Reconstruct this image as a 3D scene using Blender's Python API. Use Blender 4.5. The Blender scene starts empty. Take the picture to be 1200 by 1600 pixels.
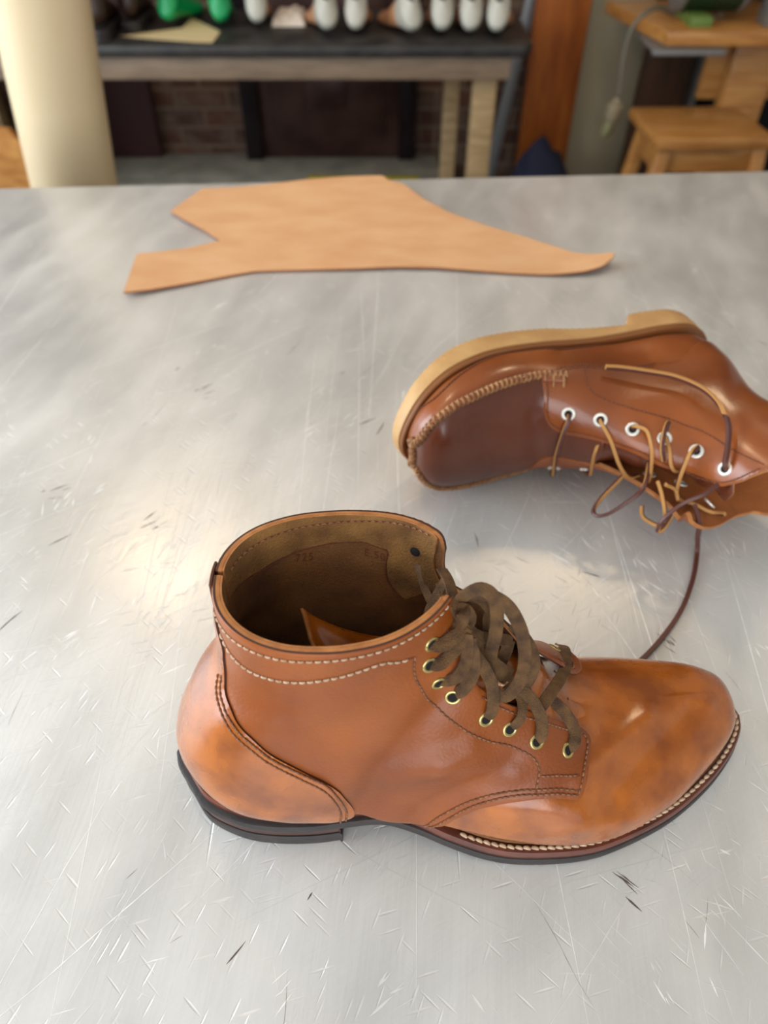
import bpy, bmesh, math, random
import numpy as np
from mathutils import Vector, Matrix, noise
from mathutils.bvhtree import BVHTree
from mathutils.geometry import delaunay_2d_cdt
random.seed(7); R = math.radians
C = bpy.context.scene.collection
# ------------------------------------------------------------------ viewpoint
F = 26/36*1600; PITCH = R(46); HC = .42; TZ = .95; K = HC/.44
cP, sP = math.cos(PITCH), math.sin(PITCH)
CAM = Vector((0, 0, TZ+HC))
def ray(px, py):
    a = (px-600)/F; b = (py-800)/F
    return Vector((a, cP-b*sP, -(sP+b*cP)))
def atz(px, py, z):            # point seen at a pixel, on a horizontal plane
    d = ray(px, py); return CAM + d*((z-CAM.z)/d.z)
def aty(px, py, y):            # the same on an upright plane
    d = ray(px, py); return CAM + d*(y/d.y)
def proj(p):
    x, y, z = p[0], p[1], CAM.z-p[2]
    d = y*cP+z*sP; return (600+F*x/d, 800+F*(z*cP-y*sP)/d)
# ------------------------------------------------------------------ materials
def srgb(r, g, b):
    f = lambda c: (c/255/12.92) if c/255 <= .04045 else ((c/255+.055)/1.055)**2.4
    return (f(r), f(g), f(b), 1)
def mat(name, col, rough=.5, metal=0, col2=None, scale=8, detail=4, bump=0, bscale=60, coat=0, stretch=None, ramp=(.35, .65), spec=.5, trans=0, coatr=.15, sheen=0, rvar=0):
    m = bpy.data.materials.new(name); m.use_nodes = True; nt = m.node_tree; n = nt.nodes; l = nt.links
    b = n['Principled BSDF']; b.inputs['Base Color'].default_value = col; b.inputs['Roughness'].default_value = rough
    b.inputs['Metallic'].default_value = metal; b.inputs['Coat Weight'].default_value = coat; b.inputs['Coat Roughness'].default_value = coatr
    b.inputs['Specular IOR Level'].default_value = spec; b.inputs['Transmission Weight'].default_value = trans; b.inputs['Sheen Weight'].default_value = sheen
    tc = n.new('ShaderNodeTexCoord'); mp = n.new('ShaderNodeMapping'); l.new(tc.outputs['Object'], mp.inputs[0])
    if stretch: mp.inputs['Scale'].default_value = stretch
    if col2:
        t = n.new('ShaderNodeTexNoise'); t.inputs['Scale'].default_value = scale; t.inputs['Detail'].default_value = detail; l.new(mp.outputs[0], t.inputs[0])
        r = n.new('ShaderNodeValToRGB'); r.color_ramp.elements[0].position = ramp[0]; r.color_ramp.elements[1].position = ramp[1]
        r.color_ramp.elements[0].color = col; r.color_ramp.elements[1].color = col2
        l.new(t.outputs[0], r.inputs[0]); l.new(r.outputs[0], b.inputs['Base Color'])
        if rvar:
            mr = n.new('ShaderNodeMapRange'); mr.inputs[3].default_value = rough-rvar; mr.inputs[4].default_value = rough+rvar
            l.new(t.outputs[0], mr.inputs[0]); l.new(mr.outputs[0], b.inputs['Roughness'])
    if bump:
        t2 = n.new('ShaderNodeTexNoise'); t2.inputs['Scale'].default_value = bscale; t2.inputs['Detail'].default_value = 5; l.new(mp.outputs[0], t2.inputs[0])
        bp = n.new('ShaderNodeBump'); bp.inputs['Strength'].default_value = bump; bp.inputs['Distance'].default_value = .001
        l.new(t2.outputs[0], bp.inputs['Height']); l.new(bp.outputs[0], b.inputs['Normal'])
    return m
M = {}
M['vamp'] = mat('orange_vamp_leather', srgb(132, 64, 10), .27, col2=srgb(176, 95, 20), scale=42, detail=4, bump=.15, bscale=500, coat=.5, coatr=.16, spec=.4, ramp=(.34, .64), rvar=.06)
M['quarter'] = mat('tan_quarter_leather', srgb(124, 60, 20), .4, col2=srgb(157, 83, 28), scale=18, detail=3, bump=.3, bscale=600, coat=.12, coatr=.25, spec=.35, ramp=(.3, .7))
M['edge'] = mat('cut_leather_edge', srgb(186, 122, 66), .7, col2=srgb(160, 98, 50), scale=150)
M['edge_dark'] = mat('dark_burnished_edge', srgb(66, 34, 22), .5)
M['suede'] = mat('rough_out_lining', srgb(104, 68, 32), .95, col2=srgb(150, 106, 54), scale=60, detail=8, bump=1, bscale=900, ramp=(.3, .7))
M['suede_dark'] = mat('worn_brown_lining', srgb(84, 50, 28), .8, col2=srgb(132, 86, 42), scale=34, detail=8, bump=.9, bscale=900, ramp=(.3, .7))
M['outsole'] = mat('black_rubber_sole', srgb(38, 33, 33), .5, col2=srgb(50, 42, 40), scale=90, bump=.3, bscale=400)
M['stack'] = mat('stacked_leather', srgb(70, 46, 40), .55, col2=srgb(112, 78, 68), scale=40, stretch=(.3, 1, 8))
M['welt'] = mat('dark_red_brown_welt', srgb(80, 36, 24), .4, col2=srgb(106, 52, 34), scale=60, coat=.2)
M['thread'] = mat('pale_waxed_thread', srgb(206, 178, 148), .7, col2=srgb(170, 138, 108), scale=300)
M['thread_brown'] = mat('brown_waxed_thread', srgb(148, 100, 66), .7, col2=srgb(112, 70, 44), scale=300)
M['thread_dark'] = mat('dark_thread', srgb(112, 62, 34), .7)
M['groove'] = mat('stitch_hole', srgb(104, 52, 26), .8)
M['brass'] = mat('antique_brass', srgb(196, 176, 116), .28, metal=.9)
M['nickel'] = mat('white_nickel', srgb(226, 220, 208), .3, metal=.35)
M['near_black'] = mat('black_and_painted_shade', srgb(14, 10, 9), .9)  # shade painted near-black in eyelets, hollows and filler boxes; also the black cord
M['lace'] = mat('brown_waxed_lace', srgb(70, 45, 24), .8, col2=srgb(116, 82, 44), scale=160, bump=1, bscale=1500, ramp=(.3, .7))
M['moc'] = mat('chestnut_leather', srgb(118, 58, 24), .3, col2=srgb(154, 82, 34), scale=14, detail=3, bump=.15, bscale=400, coat=.3, coatr=.16, spec=.4, ramp=(.3, .7))
M['plug'] = mat('dark_chestnut_plug_leather', srgb(82, 40, 24), .33, col2=srgb(108, 54, 32), scale=12, detail=3, bump=.12, bscale=400, coat=.3, coatr=.16, spec=.4, ramp=(.3, .7))
M['crepe'] = mat('amber_crepe_rubber', srgb(186, 140, 88), .55, col2=srgb(204, 162, 106), scale=30, bump=.3, bscale=300)
M['midsole'] = mat('dark_tan_midsole', srgb(128, 76, 34), .5)
M['braid'] = mat('waxed_braid_thread', srgb(176, 130, 82), .6, col2=srgb(128, 84, 52), scale=200)
M['rawhide'] = mat('dark_rawhide_lace', srgb(84, 44, 34), .45)
M['rawhide_flesh'] = mat('tan_rawhide_edge', srgb(178, 126, 66), .7)
M['inner'] = mat('tan_flesh_side', srgb(158, 90, 44), .75, col2=srgb(182, 108, 54), scale=30, bump=.5, bscale=700)
# ------------------------------------------------------------------ helpers
def link(name, me, mats=(), parent=None, smooth=True, angle=None):
    for m in mats: me.materials.append(m)
    if smooth: me.polygons.foreach_set('use_smooth', [True]*len(me.polygons))
    if angle: me.set_sharp_from_angle(angle=R(angle))
    o = bpy.data.objects.new(name, me); C.objects.link(o)
    if parent:
        o.parent = parent; me.transform(Matrix.Translation(-parent.location))
    return o
def mk(name, verts, faces, mats, parent=None, smooth=True, angle=None, mi=None):
    me = bpy.data.meshes.new(name); me.from_pydata([tuple(v) for v in verts], [], faces)
    if mi: me.polygons.foreach_set('material_index', mi)
    me.update()
    return link(name, me, mats if isinstance(mats, (list, tuple)) else [mats], parent, smooth, angle)
def tag(o, label, cat, group=None, kind=None):
    if label: o['label'] = label
    if cat: o['category'] = cat
    if group: o['group'] = group
    if kind: o['kind'] = kind
    return o
def struct(o): o['kind'] = 'structure'; return o
def rebase(o):                 # origin to the base of a one-mesh thing
    me = o.data; v = np.empty(len(me.vertices)*3); me.vertices.foreach_get('co', v); v = v.reshape(-1, 3)
    c = Vector(((v[:, 0].min()+v[:, 0].max())/2, (v[:, 1].min()+v[:, 1].max())/2, v[:, 2].min()))
    me.transform(Matrix.Translation(-c)); o.location = c; return o
def empty(name, loc, label, cat, group=None):
    o = bpy.data.objects.new(name, None); C.objects.link(o); o.location = loc; o.empty_display_size = .05
    return tag(o, label, cat, group)
class MB:                      # mesh builder
    def __init__(s): s.v = []; s.f = []; s.m = []
    def add(s, v, f, m=0):
        n = len(s.v); s.v += [Vector(p) for p in v]; s.f += [tuple(i+n for i in q) for q in f]; s.m += [m]*len(f)
    def box(s, x0, x1, y0, y1, z0, z1, m=0, mat4=None):
        v = [Vector((x, y, z)) for x in (x0, x1) for y in (y0, y1) for z in (z0, z1)]
        if mat4: v = [mat4 @ p for p in v]
        s.add(v, [(0, 1, 3, 2), (4, 6, 7, 5), (0, 4, 5, 1), (2, 3, 7, 6), (0, 2, 6, 4), (1, 5, 7, 3)], m)
    def beam(s, a, b, w, h, m=0, up=Vector((0, 1, 0)), taper=1):
        a = Vector(a); b = Vector(b); t = (b-a).normalized(); x = t.cross(up).normalized(); y = x.cross(t)
        v = []
        for p, k in ((a, 1), (b, taper)):
            v += [p+x*(sx*w/2*k)+y*(sy*h/2*k) for sx, sy in ((-1, -1), (1, -1), (1, 1), (-1, 1))]
        s.add(v, [(0, 3, 2, 1), (4, 5, 6, 7)]+[(i, (i+1) % 4, 4+(i+1) % 4, 4+i) for i in range(4)], m)
    def tube(s, path, r, n=8, m=0, cap=True):
        path = [Vector(p) for p in path]; L = len(path); rr = r if callable(r) else (lambda t: r)
        ref = None; v = []
        for i, p in enumerate(path):
            t = (path[min(i+1, L-1)]-path[max(i-1, 0)]).normalized()
            if ref is None: ref = t.orthogonal().normalized()
            ref = (ref-t*ref.dot(t)).normalized(); b = t.cross(ref); q = rr(i/(L-1))
            v += [p+(ref*math.cos(k*2*math.pi/n)+b*math.sin(k*2*math.pi/n))*q for k in range(n)]
        f = [(i*n+k, i*n+(k+1) % n, (i+1)*n+(k+1) % n, (i+1)*n+k) for i in range(L-1) for k in range(n)]
        if cap: f += [tuple(range(n))[::-1], tuple((L-1)*n+k for k in range(n))]
        s.add(v, f, m)
    def lathe(s, prof, c, ax=Vector((0, 0, 1)), n=32, m=0):
        ax = ax.normalized(); x = ax.orthogonal().normalized(); y = ax.cross(x); c = Vector(c); v = []
        for r, h in prof: v += [c+ax*h+(x*math.cos(k*2*math.pi/n)+y*math.sin(k*2*math.pi/n))*r for k in range(n)]
        L = len(prof)
        s.add(v, [(i*n+k, i*n+(k+1) % n, (i+1)*n+(k+1) % n, (i+1)*n+k) for i in range(L-1) for k in range(n)], m)
    def build(s, name, mats, parent=None, smooth=False, angle=None, bevel=0):
        me = bpy.data.meshes.new(name); me.from_pydata([tuple(p) for p in s.v], [], s.f)
        me.polygons.foreach_set('material_index', s.m); me.update()
        if bevel:
            bm = bmesh.new(); bm.from_mesh(me)
            bmesh.ops.recalc_face_normals(bm, faces=bm.faces[:])
            bmesh.ops.bevel(bm, geom=[e for e in bm.edges if e.is_manifold and e.calc_face_angle(0) > .5], offset=bevel, segments=2, affect='EDGES', profile=.5, clamp_overlap=True)
            bm.to_mesh(me); bm.free(); smooth = True; angle = angle or 40
        else:
            bm = bmesh.new(); bm.from_mesh(me); bmesh.ops.recalc_face_normals(bm, faces=bm.faces[:]); bm.to_mesh(me); bm.free()
        return link(name, me, mats if isinstance(mats, (list, tuple)) else [mats], parent, smooth, angle)
def crom(pts, step):           # smooth curve through points, resampled to an even step
    P = [np.array(p, float) for p in pts]; out = []
    for i in range(len(P)-1):
        p1, p2 = P[i], P[i+1]; p0 = P[i-1] if i else 2*p1-p2; p3 = P[i+2] if i+2 < len(P) else 2*p2-p1
        for k in range(16):
            t = k/16; out.append(.5*(2*p1+(p2-p0)*t+(2*p0-5*p1+4*p2-p3)*t*t+(3*p1-p0-3*p2+p3)*t**3))
    out.append(P[-1]); return resample(out, step)
def resample(P, step):
    P = np.array(P); d = np.r_[0, np.cumsum(np.linalg.norm(np.diff(P, axis=0), axis=1))]
    n = max(2, int(round(d[-1]/step))+1); s = np.linspace(0, d[-1], n)
    return np.stack([np.interp(s, d, P[:, k]) for k in range(P.shape[1])], 1)
# ------------------------------------------------------------------ lofted surfaces (shoe uppers, lasts)
class Loft:
    def __init__(s, keys, xf, nu=260, nv=90, disp=None, bvh=True):
        K_ = np.array(keys, float); n = len(K_)-1; s.nu, s.nv = nu, nv
        T = np.zeros((nu+1, 2*nv+1, 3))
        th = np.linspace(0, math.pi, 241); c = np.cos(th); sn = np.clip(np.sin(th), 0, 1)
        for i in range(nu+1):
            t = i/nu*n; a = min(int(t), n-1); t -= a
            p1, p2 = K_[a], K_[a+1]; p0 = K_[a-1] if a > 0 else 2*p1-p2; p3 = K_[a+2] if a+2 <= n else 2*p2-p1
            Bx, Bz, yB, Tx, Tz, yT, yn, yf, sw, nb, nt = .5*(2*p1+(p2-p0)*t+(2*p0-5*p1+4*p2-p3)*t*t+(3*p1-p0-3*p2+p3)*t**3)
            e = np.where(c > 0, 2/nb, 2/nt); ac = np.abs(c)**e
            ss = np.where(c > 0, sw*(1-ac), sw+(1-sw)*ac); w = sn**e
            mid = yB+(yT-yB)*ss; ms = yB+(yT-yB)*sw
            for sg in (1, -1):
                y = mid-(ms-yn)*w if sg > 0 else mid+(yf-ms)*w
                q = np.stack([Bx+(Tx-Bx)*ss, y, Bz+(Tz-Bz)*ss], 1)
                d = np.r_[0, np.cumsum(np.linalg.norm(np.diff(q, axis=0), axis=1))]
                u = np.linspace(0, d[-1], nv+1)
                q = np.stack([np.interp(u, d, q[:, k]) for k in range(3)], 1)
                if sg > 0: T[i, nv:] = q
                else: T[i, :nv+1] = q[::-1]
        T = xf(T.reshape(-1, 3)).reshape(T.shape); s.T = T; s.normals()
        if disp:
            D = np.zeros(T.shape[:2])
            for i in range(nu+1):
                for j in range(2*nv+1): D[i, j] = disp(T[i, j], i/nu, (j-nv)/nv)
            s.T = T+s.Nm*D[..., None]; s.normals()
        if bvh:
            W = 2*nv+1; vs = [tuple(p) for p in s.T.reshape(-1, 3)]; fs = []
            for i in range(nu):
                for j in range(2*nv): a = i*W+j; fs += [(a, a+W, a+W+1), (a, a+W+1, a+1)]
            s.bvh = BVHTree.FromPolygons(vs, fs)
    def normals(s):
        T = s.T; du = np.gradient(T, axis=0)
        E = np.concatenate([T[:, -2:-1], T, T[:, 1:2]], 1); dv = (E[:, 2:]-E[:, :-2])
        N = np.cross(du, dv); L = np.linalg.norm(N, axis=2, keepdims=True); N = N/np.maximum(L, 1e-12)
        c = T.mean(axis=1, keepdims=True)
        if ((T-c)*N).sum() < 0: N = -N
        N[0] = N[1]; s.Nm = N
    def at(s, u, v, off=0):
        x = min(max(u, 0), 1)*s.nu; y = (min(max(v, -1), 1)+1)*s.nv
        i = min(int(x), s.nu-1); j = min(int(y), 2*s.nv-1); a = x-i; b = y-j
        f = lambda G: (G[i, j]*(1-a)+G[i+1, j]*a)*(1-b)+(G[i, j+1]*(1-a)+G[i+1, j+1]*a)*b
        return Vector(f(s.T)+f(s.Nm)*off)
    def nor(s, u, v):
        return (s.at(u, v, 1)-s.at(u, v, 0)).normalized()
    def uv_of(s, loc, idx):
        q = idx//2; i, j = divmod(q, 2*s.nv); A = s.T[i, j]; p = np.array(loc)-A
        e1 = s.T[i+1, j]-A; e2 = s.T[i, j+1]-A
        m = np.array([[e1@e1, e1@e2], [e1@e2, e2@e2]]); r = np.array([p@e1, p@e2])
        try: a, b = np.linalg.solve(m+np.eye(2)*1e-14, r)
        except Exception: a = b = .5
        return ((i+min(max(a, 0), 1))/s.nu, (j+min(max(b, 0), 1))/s.nv-1)
    def cast(s, px, py):
        loc, nrm, idx, d = s.bvh.ray_cast(CAM, ray(px, py).normalized())
        if loc is None:        # just off the outline: nearest point of the surface
            o = CAM; dr = ray(px, py).normalized(); t = (Vector(s.T.mean(axis=(0, 1)))-CAM).length; best = None
            for k in range(-40, 41):
                q = CAM+dr*(t+k*.005); r = s.bvh.find_nearest(q)
                if best is None or r[3] < best[3]: best = r
            loc, nrm, idx, d = best
        return s.uv_of(loc, idx)
    def trace(s, pts): return [s.cast(*p) for p in pts]
    def uvcurve(s, uvs, step=.0015, off=0):     # smooth curve in uv, evenly resampled in space
        q = crom(uvs, .0008)
        P = np.array([tuple(s.at(a, b, off))+(a, b) for a, b in q])
        d = np.r_[0, np.cumsum(np.linalg.norm(np.diff(P[:, :3], axis=0), axis=1))]
        n = max(2, int(round(d[-1]/step))+1); t = np.linspace(0, d[-1], n)
        return [(np.interp(x, d, P[:, 3]), np.interp(x, d, P[:, 4])) for x in t]
    def band(s, name, u0, u1, mats, parent, off=0, vs=(-1, 1), flip=False):
        i0, i1 = int(round(u0*s.nu)), int(round(u1*s.nu)); j0 = int(round((vs[0]+1)*s.nv)); j1 = int(round((vs[1]+1)*s.nv))
        G = (s.T+s.Nm*off)[i0:i1+1, j0:j1+1]; h, w = G.shape[:2]; wrap = vs == (-1, 1)
        if wrap: G = G[:, :-1]; w -= 1
        f = [(i*w+j, i*w+(j+1) % w, (i+1)*w+(j+1) % w, (i+1)*w+j) for i in range(h-1) for j in range(w if wrap else w-1)]
        return mk(name, G.reshape(-1, 3), f, mats, parent)
    def patch(s, name, poly, off, thick, mats, parent, step=.0022, us=.55, vs=.17, fn=None, smooth_poly=True, rim=.0006):
        """sheet of leather cut to a uv outline, lying on the surface; mats = outer, rim, inner"""
        B = [(a*us, b*vs) for a, b in poly]
        B = resample(np.array(B+[B[0]]), step*.7)[:-1]
        lo, hi = B.min(0), B.max(0); n = len(B)
        pts = [Vector(p) for p in B]
        def inside(x, y):
            c = False; bx, by = B[:, 0], B[:, 1]; x2, y2 = np.roll(bx, 1), np.roll(by, 1)
            m = ((by > y) != (y2 > y)); xs = (x2-bx)*(y-by)/np.where(y2 == by, 1e-12, y2-by)+bx
            return (np.count_nonzero(m & (x < xs)) % 2) == 1
        for x in np.arange(lo[0]+step/2, hi[0], step):
            for y in np.arange(lo[1]+step/2, hi[1], step):
                if inside(x, y) and np.min((B[:, 0]-x)**2+(B[:, 1]-y)**2) > (step*.5)**2: pts.append(Vector((x, y)))
        v, e, f, *_ = delaunay_2d_cdt(pts, [], [list(range(n))], 1, 1e-7)
        uv = [(p.x/us, p.y/vs) for p in v]; nv_ = len(v)
        cnt = {}
        for q in f:
            for a, b in zip(q, list(q[1:])+[q[0]]):
                k = (min(a, b), max(a, b)); cnt[k] = cnt.get(k, 0)+1
        be = [k for k, c in cnt.items() if c == 1]; bv = set(i for k in be for i in k)
        fo = fn or (lambda a, b: 0)
        top = [s.at(a, b, off+thick+fo(a, b)-(rim if i in bv else 0)) for i, (a, b) in enumerate(uv)]
        bot = [s.at(a, b, off+fo(a, b)) for a, b in uv]
        # face direction check
        V = top+bot; fs = []; mi = []
        q = f[len(f)//2]; nn = (top[q[1]]-top[q[0]]).cross(top[q[2]]-top[q[0]]); c = uv[q[0]]
        fl = nn.dot(s.nor(*c)) < 0
        for q in f:
            q = list(q); 
            if fl: q = q[::-1]
            fs.append(q); mi.append(0); fs.append([i+nv_ for i in q[::-1]]); mi.append(2)
        edir = {}
        for q in f:
            q = list(q)[::-1] if fl else list(q)
            for a, b in zip(q, q[1:]+[q[0]]): edir[(a, b)] = 1
        for a, b in be:
            if (a, b) not in edir: a, b = b, a
            fs.append([b, a, a+nv_, b+nv_]); mi.append(1)
        return mk(name, V, fs, list(mats), parent, mi=mi, angle=50)
def stitches(name, surf, uvs, mat_, parent, off, pitch=.0031, ln=.0023, r=.00045, skew=.0, groove=True):
    q = surf.uvcurve(uvs, pitch/4, off); mb = MB(); n = len(q)
    P = [surf.at(a, b, off) for a, b in q]; N = [surf.nor(a, b) for a, b in q]
    for i in range(0, n-4, 4):
        a, b = P[i], P[i+3]; t = (b-a).normalized(); nn = N[i]; sd = t.cross(nn)
        c = (a+b)/2; h = ln/2; d = t*h+sd*(skew*h)
        mb.tube([c-d*1.0-nn*r*.9, c-d*.6+nn*r*.35, c+nn*r*.6, c+d*.6+nn*r*.35, c+d*1.0-nn*r*.9], lambda x: r*(.75+.5*math.sin(x*math.pi)), 6)
    if groove:
        V = []; Fc = []
        for i in range(n):
            t = (P[min(i+1, n-1)]-P[max(i-1, 0)]).normalized(); sd = t.cross(N[i])*r*1.1
            p = P[i]+N[i]*.00006; V += [p-sd, p+sd]
        for i in range(n-1): Fc.append((2*i, 2*i+1, 2*i+3, 2*i+2))
        mb.add(V, Fc, 1)
    return mb.build(name, [mat_, M['groove']], parent, smooth=True, angle=70)
def ribbon(mb, path, w, t, hint, m=0, step=.0015, wf=None):
    P = crom(path, step); n = len(P); P = [Vector(p[:3]) for p in P]
    H = hint if callable(hint) else (lambda x: hint)
    V = []; k = 10
    for i, p in enumerate(P):
        x = i/(n-1); tg = (P[min(i+1, n-1)]-P[max(i-1, 0)]).normalized(); h = Vector(H(x)); h = (h-tg*h.dot(tg))
        h = h.normalized() if h.length > 1e-6 else tg.orthogonal().normalized(); sd = tg.cross(h)
        ww = w*(wf(x) if wf else 1)
        for a in range(k):
            c, s_ = math.cos(a*2*math.pi/k), math.sin(a*2*math.pi/k)
            c = math.copysign(abs(c)**.45, c); s_ = math.copysign(abs(s_)**.55, s_)
            V.append(p+sd*(c*ww/2)+h*(s_*t/2))
    Fc = [(i*k+a, i*k+(a+1) % k, (i+1)*k+(a+1) % k, (i+1)*k+a) for i in range(n-1) for a in range(k)]
    Fc += [tuple(range(k))[::-1], tuple((n-1)*k+a for a in range(k))]
    mb.add(V, Fc, m)
def strap(mb, path, w, t, hint, step=.002):      # square cut lace: two faces smooth, two flesh coloured
    P = [Vector(p) for p in crom(path, step)]; n = len(P); V = []; hint = Vector(hint)
    for i, p in enumerate(P):
        tg = (P[min(i+1, n-1)]-P[max(i-1, 0)]).normalized(); h = (hint-tg*hint.dot(tg)).normalized(); sd = tg.cross(h)
        V += [p+sd*(a*w/2)+h*(b*t/2) for a, b in ((-.7, -1), (.7, -1), (1, -.7), (1, .7), (.7, 1), (-.7, 1), (-1, .7), (-1, -.7))]
    base = len(mb.v); mb.v += V
    for i in range(n-1):
        for a in range(8):
            mb.f.append((base+i*8+a, base+i*8+(a+1) % 8, base+(i+1)*8+(a+1) % 8, base+(i+1)*8+a)); mb.m.append(1 if a in (1, 2, 3) else 0)
    mb.f += [tuple(base+a for a in range(8))[::-1], tuple(base+(n-1)*8+a for a in range(8))]; mb.m += [1, 1]
def eyelet(surf, uv, off, r, matk, parent, tr=.0009):
    c = surf.at(*uv, off); n = surf.nor(*uv); mb = MB()
    prof = [(r-tr+math.cos(a)*tr, math.sin(a)*tr*.8) for a in np.linspace(-math.pi*.15, math.pi*1.15, 9)]
    mb.lathe(prof, c, n, 28)
    o = mb.build('eyelet', M[matk], parent, smooth=True)
    hb = MB(); hb.lathe([(r-tr*1.6, .00035), (.00001, .00035)], c, n, 24)
    h = hb.build('eyelet_shade_disc', M['near_black'], None, smooth=True); h.parent = o; h.data.transform(Matrix.Translation(-parent.location))  # solid dark disc, painted as the shade inside the eyelet
    return o
# ================================================================== FRONT BOOT
BK = [#Bx Bz yB  Tx Tz yT  yn yf  sw nb nt
(.2145,.024,.232,.2145,.027,.232,.230,.235,.5,2.2,2.0),(.2132,.023,.231,.2132,.034,.231,.2215,.2425,.45,2.5,2.0),
(.2090,.022,.230,.2090,.042,.230,.2135,.2485,.42,3,2.0),(.2010,.021,.229,.2010,.048,.229,.2040,.2525,.38,3.4,2.1),
(.1870,.020,.225,.1870,.053,.227,.1905,.2555,.35,4,2.2),(.1640,.019,.218,.1640,.057,.222,.1720,.2575,.32,4.5,2.2),
(.1360,.018,.211,.1360,.062,.216,.1580,.2575,.30,5,2.2),(.1130,.018,.206,.1150,.069,.212,.1510,.2560,.27,5,2.1),
(.0900,.019,.203,.1000,.079,.209,.1490,.2520,.25,5,2.0),(.0600,.021,.201,.0870,.095,.210,.1520,.2460,.25,5,2.0),
(.0250,.024,.200,.0740,.112,.212,.1585,.2420,.28,5,2.0),(-.015,.029,.200,.0630,.129,.215,.1610,.2420,.30,5,2.0),
(-.060,.034,.200,.0550,.143,.218,.1590,.2420,.32,4.6,2.0),(-.098,.037,.201,.0490,.152,.220,.1620,.2440,.42,3.0,2.0),
(-.1115,.060,.204,.0440,.159,.222,.1670,.2480,.48,2.3,2.0),(-.1010,.090,.209,.0400,.164,.223,.1710,.2520,.50,2.2,2.0),
(-.0825,.116,.214,.0370,.168,.223,.1745,.2550,.50,2.2,2.0),(-.0790,.145,.218,.0350,.171,.223,.1755,.2575,.50,2.2,2.0),
(-.0785,.170,.221,.0340,.175,.223,.1755,.2590,.50,2.2,2.0)]
BO = Vector((.02, .2*K, TZ))
boot = empty('lace_up_boot', BO, 'tan leather ankle boot standing upright with brown laces tied in a bow', 'boot')
CRE = [((905, 1262), (775, 1262), 24, .0018), ((560, 1262), (690, 1090), 26, -.0026), ((610, 1215), (735, 1165), 18, .0024), ((655, 1262), (800, 1190), 16, -.0012),
       ((690, 1190), (800, 1200), 20, .0016), ((420, 1100), (600, 1190), 40, -.0012), ((900, 1215), (1010, 1120), 18, .0016), ((960, 1240), (1080, 1110), 16, -.0012),
       ((1040, 1085), (1110, 1100), 12, .0010), ((940, 1060), (1040, 1075), 18, -.0010), ((840, 1300), (990, 1270), 16, .0012), ((905, 1060), (900, 1120), 14, -.0016)]
def bdisp(p, u, v):
    q = Vector(p); d = (noise.noise(q*24)*.0011+noise.noise(q*60)*.0003)*min(1, u*6)
    x, y = proj(p)
    if v > -.75:
        for (a, b), (c, e), w, A in CRE:
            L = (c-a)**2+(e-b)**2; t = min(1, max(0, ((x-a)*(c-a)+(y-b)*(e-b))/L)); dx, dy = x-a-t*(c-a), y-b-t*(e-b)
            s = (dx*dx+dy*dy)/(w*w)
            if s < 7: d += 1.5*A*math.exp(-s)*(min(1, max(0, (v+.75)/.5)))
    return d
S1 = Loft(BK, lambda P: P*K+np.array([0, 0, TZ]), disp=bdisp)
# ---- sole outline (plan), as closed strips between near and far edge
NEAR = [(-.1235,.203),(-.1205,.194),(-.1142,.1855),(-.1017,.1705),(-.0817,.1612),(-.0627,.158),(-.0400,.1580),(-.0200,.1605),(0,.1625),(.0185,.1592),(.0367,.1538),(.0582,.1487),(.0797,.1465),(.109,.148),(.1321,.1538),(.1652,.1685),(.1935,.1880),(.2120,.2060),(.2215,.2200),(.2242,.2300)]
FAR = [(-.1235,.203),(-.1195,.214),(-.1120,.224),(-.0980,.234),(-.0800,.240),(-.0600,.242),(-.0400,.2415),(-.0200,.240),(0,.240),(.0200,.243),(.0400,.249),(.0600,.255),(.0800,.260),(.1050,.263),(.1350,.2655),(.1650,.266),(.1900,.2635),(.2090,.256),(.2195,.246),(.2242,.2300)]
nn_ = crom(NEAR, .002)[:, :2]; ff_ = crom(FAR, .002)[:, :2]
def rp(P, n):
    d = np.r_[0, np.cumsum(np.linalg.norm(np.diff(P, axis=0), axis=1))]; s = (1-np.cos(np.linspace(0, math.pi, n)))/2*d[-1]
    s = np.linspace(0, d[-1], n)*.6+s*.4
    return np.stack([np.interp(s, d, P[:, k]) for k in range(2)], 1)
NN, FF = rp(nn_, 150), rp(ff_, 150)
RING = np.concatenate([NN, FF[::-1][1:-1]])          # heel -> near -> toe -> far -> heel
def inset(Rg, d):
    t = np.roll(Rg, -1, 0)-np.roll(Rg, 1, 0); t /= np.linalg.norm(t, axis=1, keepdims=True)
    return Rg+np.stack([-t[:, 1], t[:, 0]], 1)*(d if np.isscalar(d) else np.array(d)[:, None])
zb = lambda x: (.0175*(1-min(1, max(0, (x+.012)/.075))**1.4 if x > -.012 else .0175) if x < .063 else .004*max(0, (x-.14)/.085)**2)
def zb(x):
    if x < -.015: return .0175
    if x < .07: t = (x+.015)/.085; return .0175*(1-(3*t*t-2*t**3))
    return .0035*max(0, (x-.15)/.075)**2
def slab(name, ring_levels, mats, parent, mi=None):
    """closed layer from stacked outline rings (x, y, z in boot plan units)"""
    n = len(ring_levels[0]); V = []; Fc = []; m = []
    for rg in ring_levels: V += [Vector((p[0]*K, p[1]*K, TZ+p[2]*K)) for p in rg]
    L = len(ring_levels)
    for k in range(L-1):
        for i in range(n): Fc.append((k*n+i, k*n+(i+1) % n, (k+1)*n+(i+1) % n, (k+1)*n+i)); m.append(mi[k] if mi else 0)
    for base, fl in ((0, 1), ((L-1)*n, 0)):
        h = n//2
        for i in range(h):
            a, b, c, d = i, i+1, (n-i-1) % n, (n-i) % n
            q = [base+a, base+b, base+c, base+d]; q = list(dict.fromkeys(q))
            if len(q) > 2: Fc.append(tuple(q[::-1] if fl else q)); m.append(mi[0 if fl else -1] if mi else 0)
    return mk(name, V, Fc, mats, parent, mi=m, angle=45)
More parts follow.
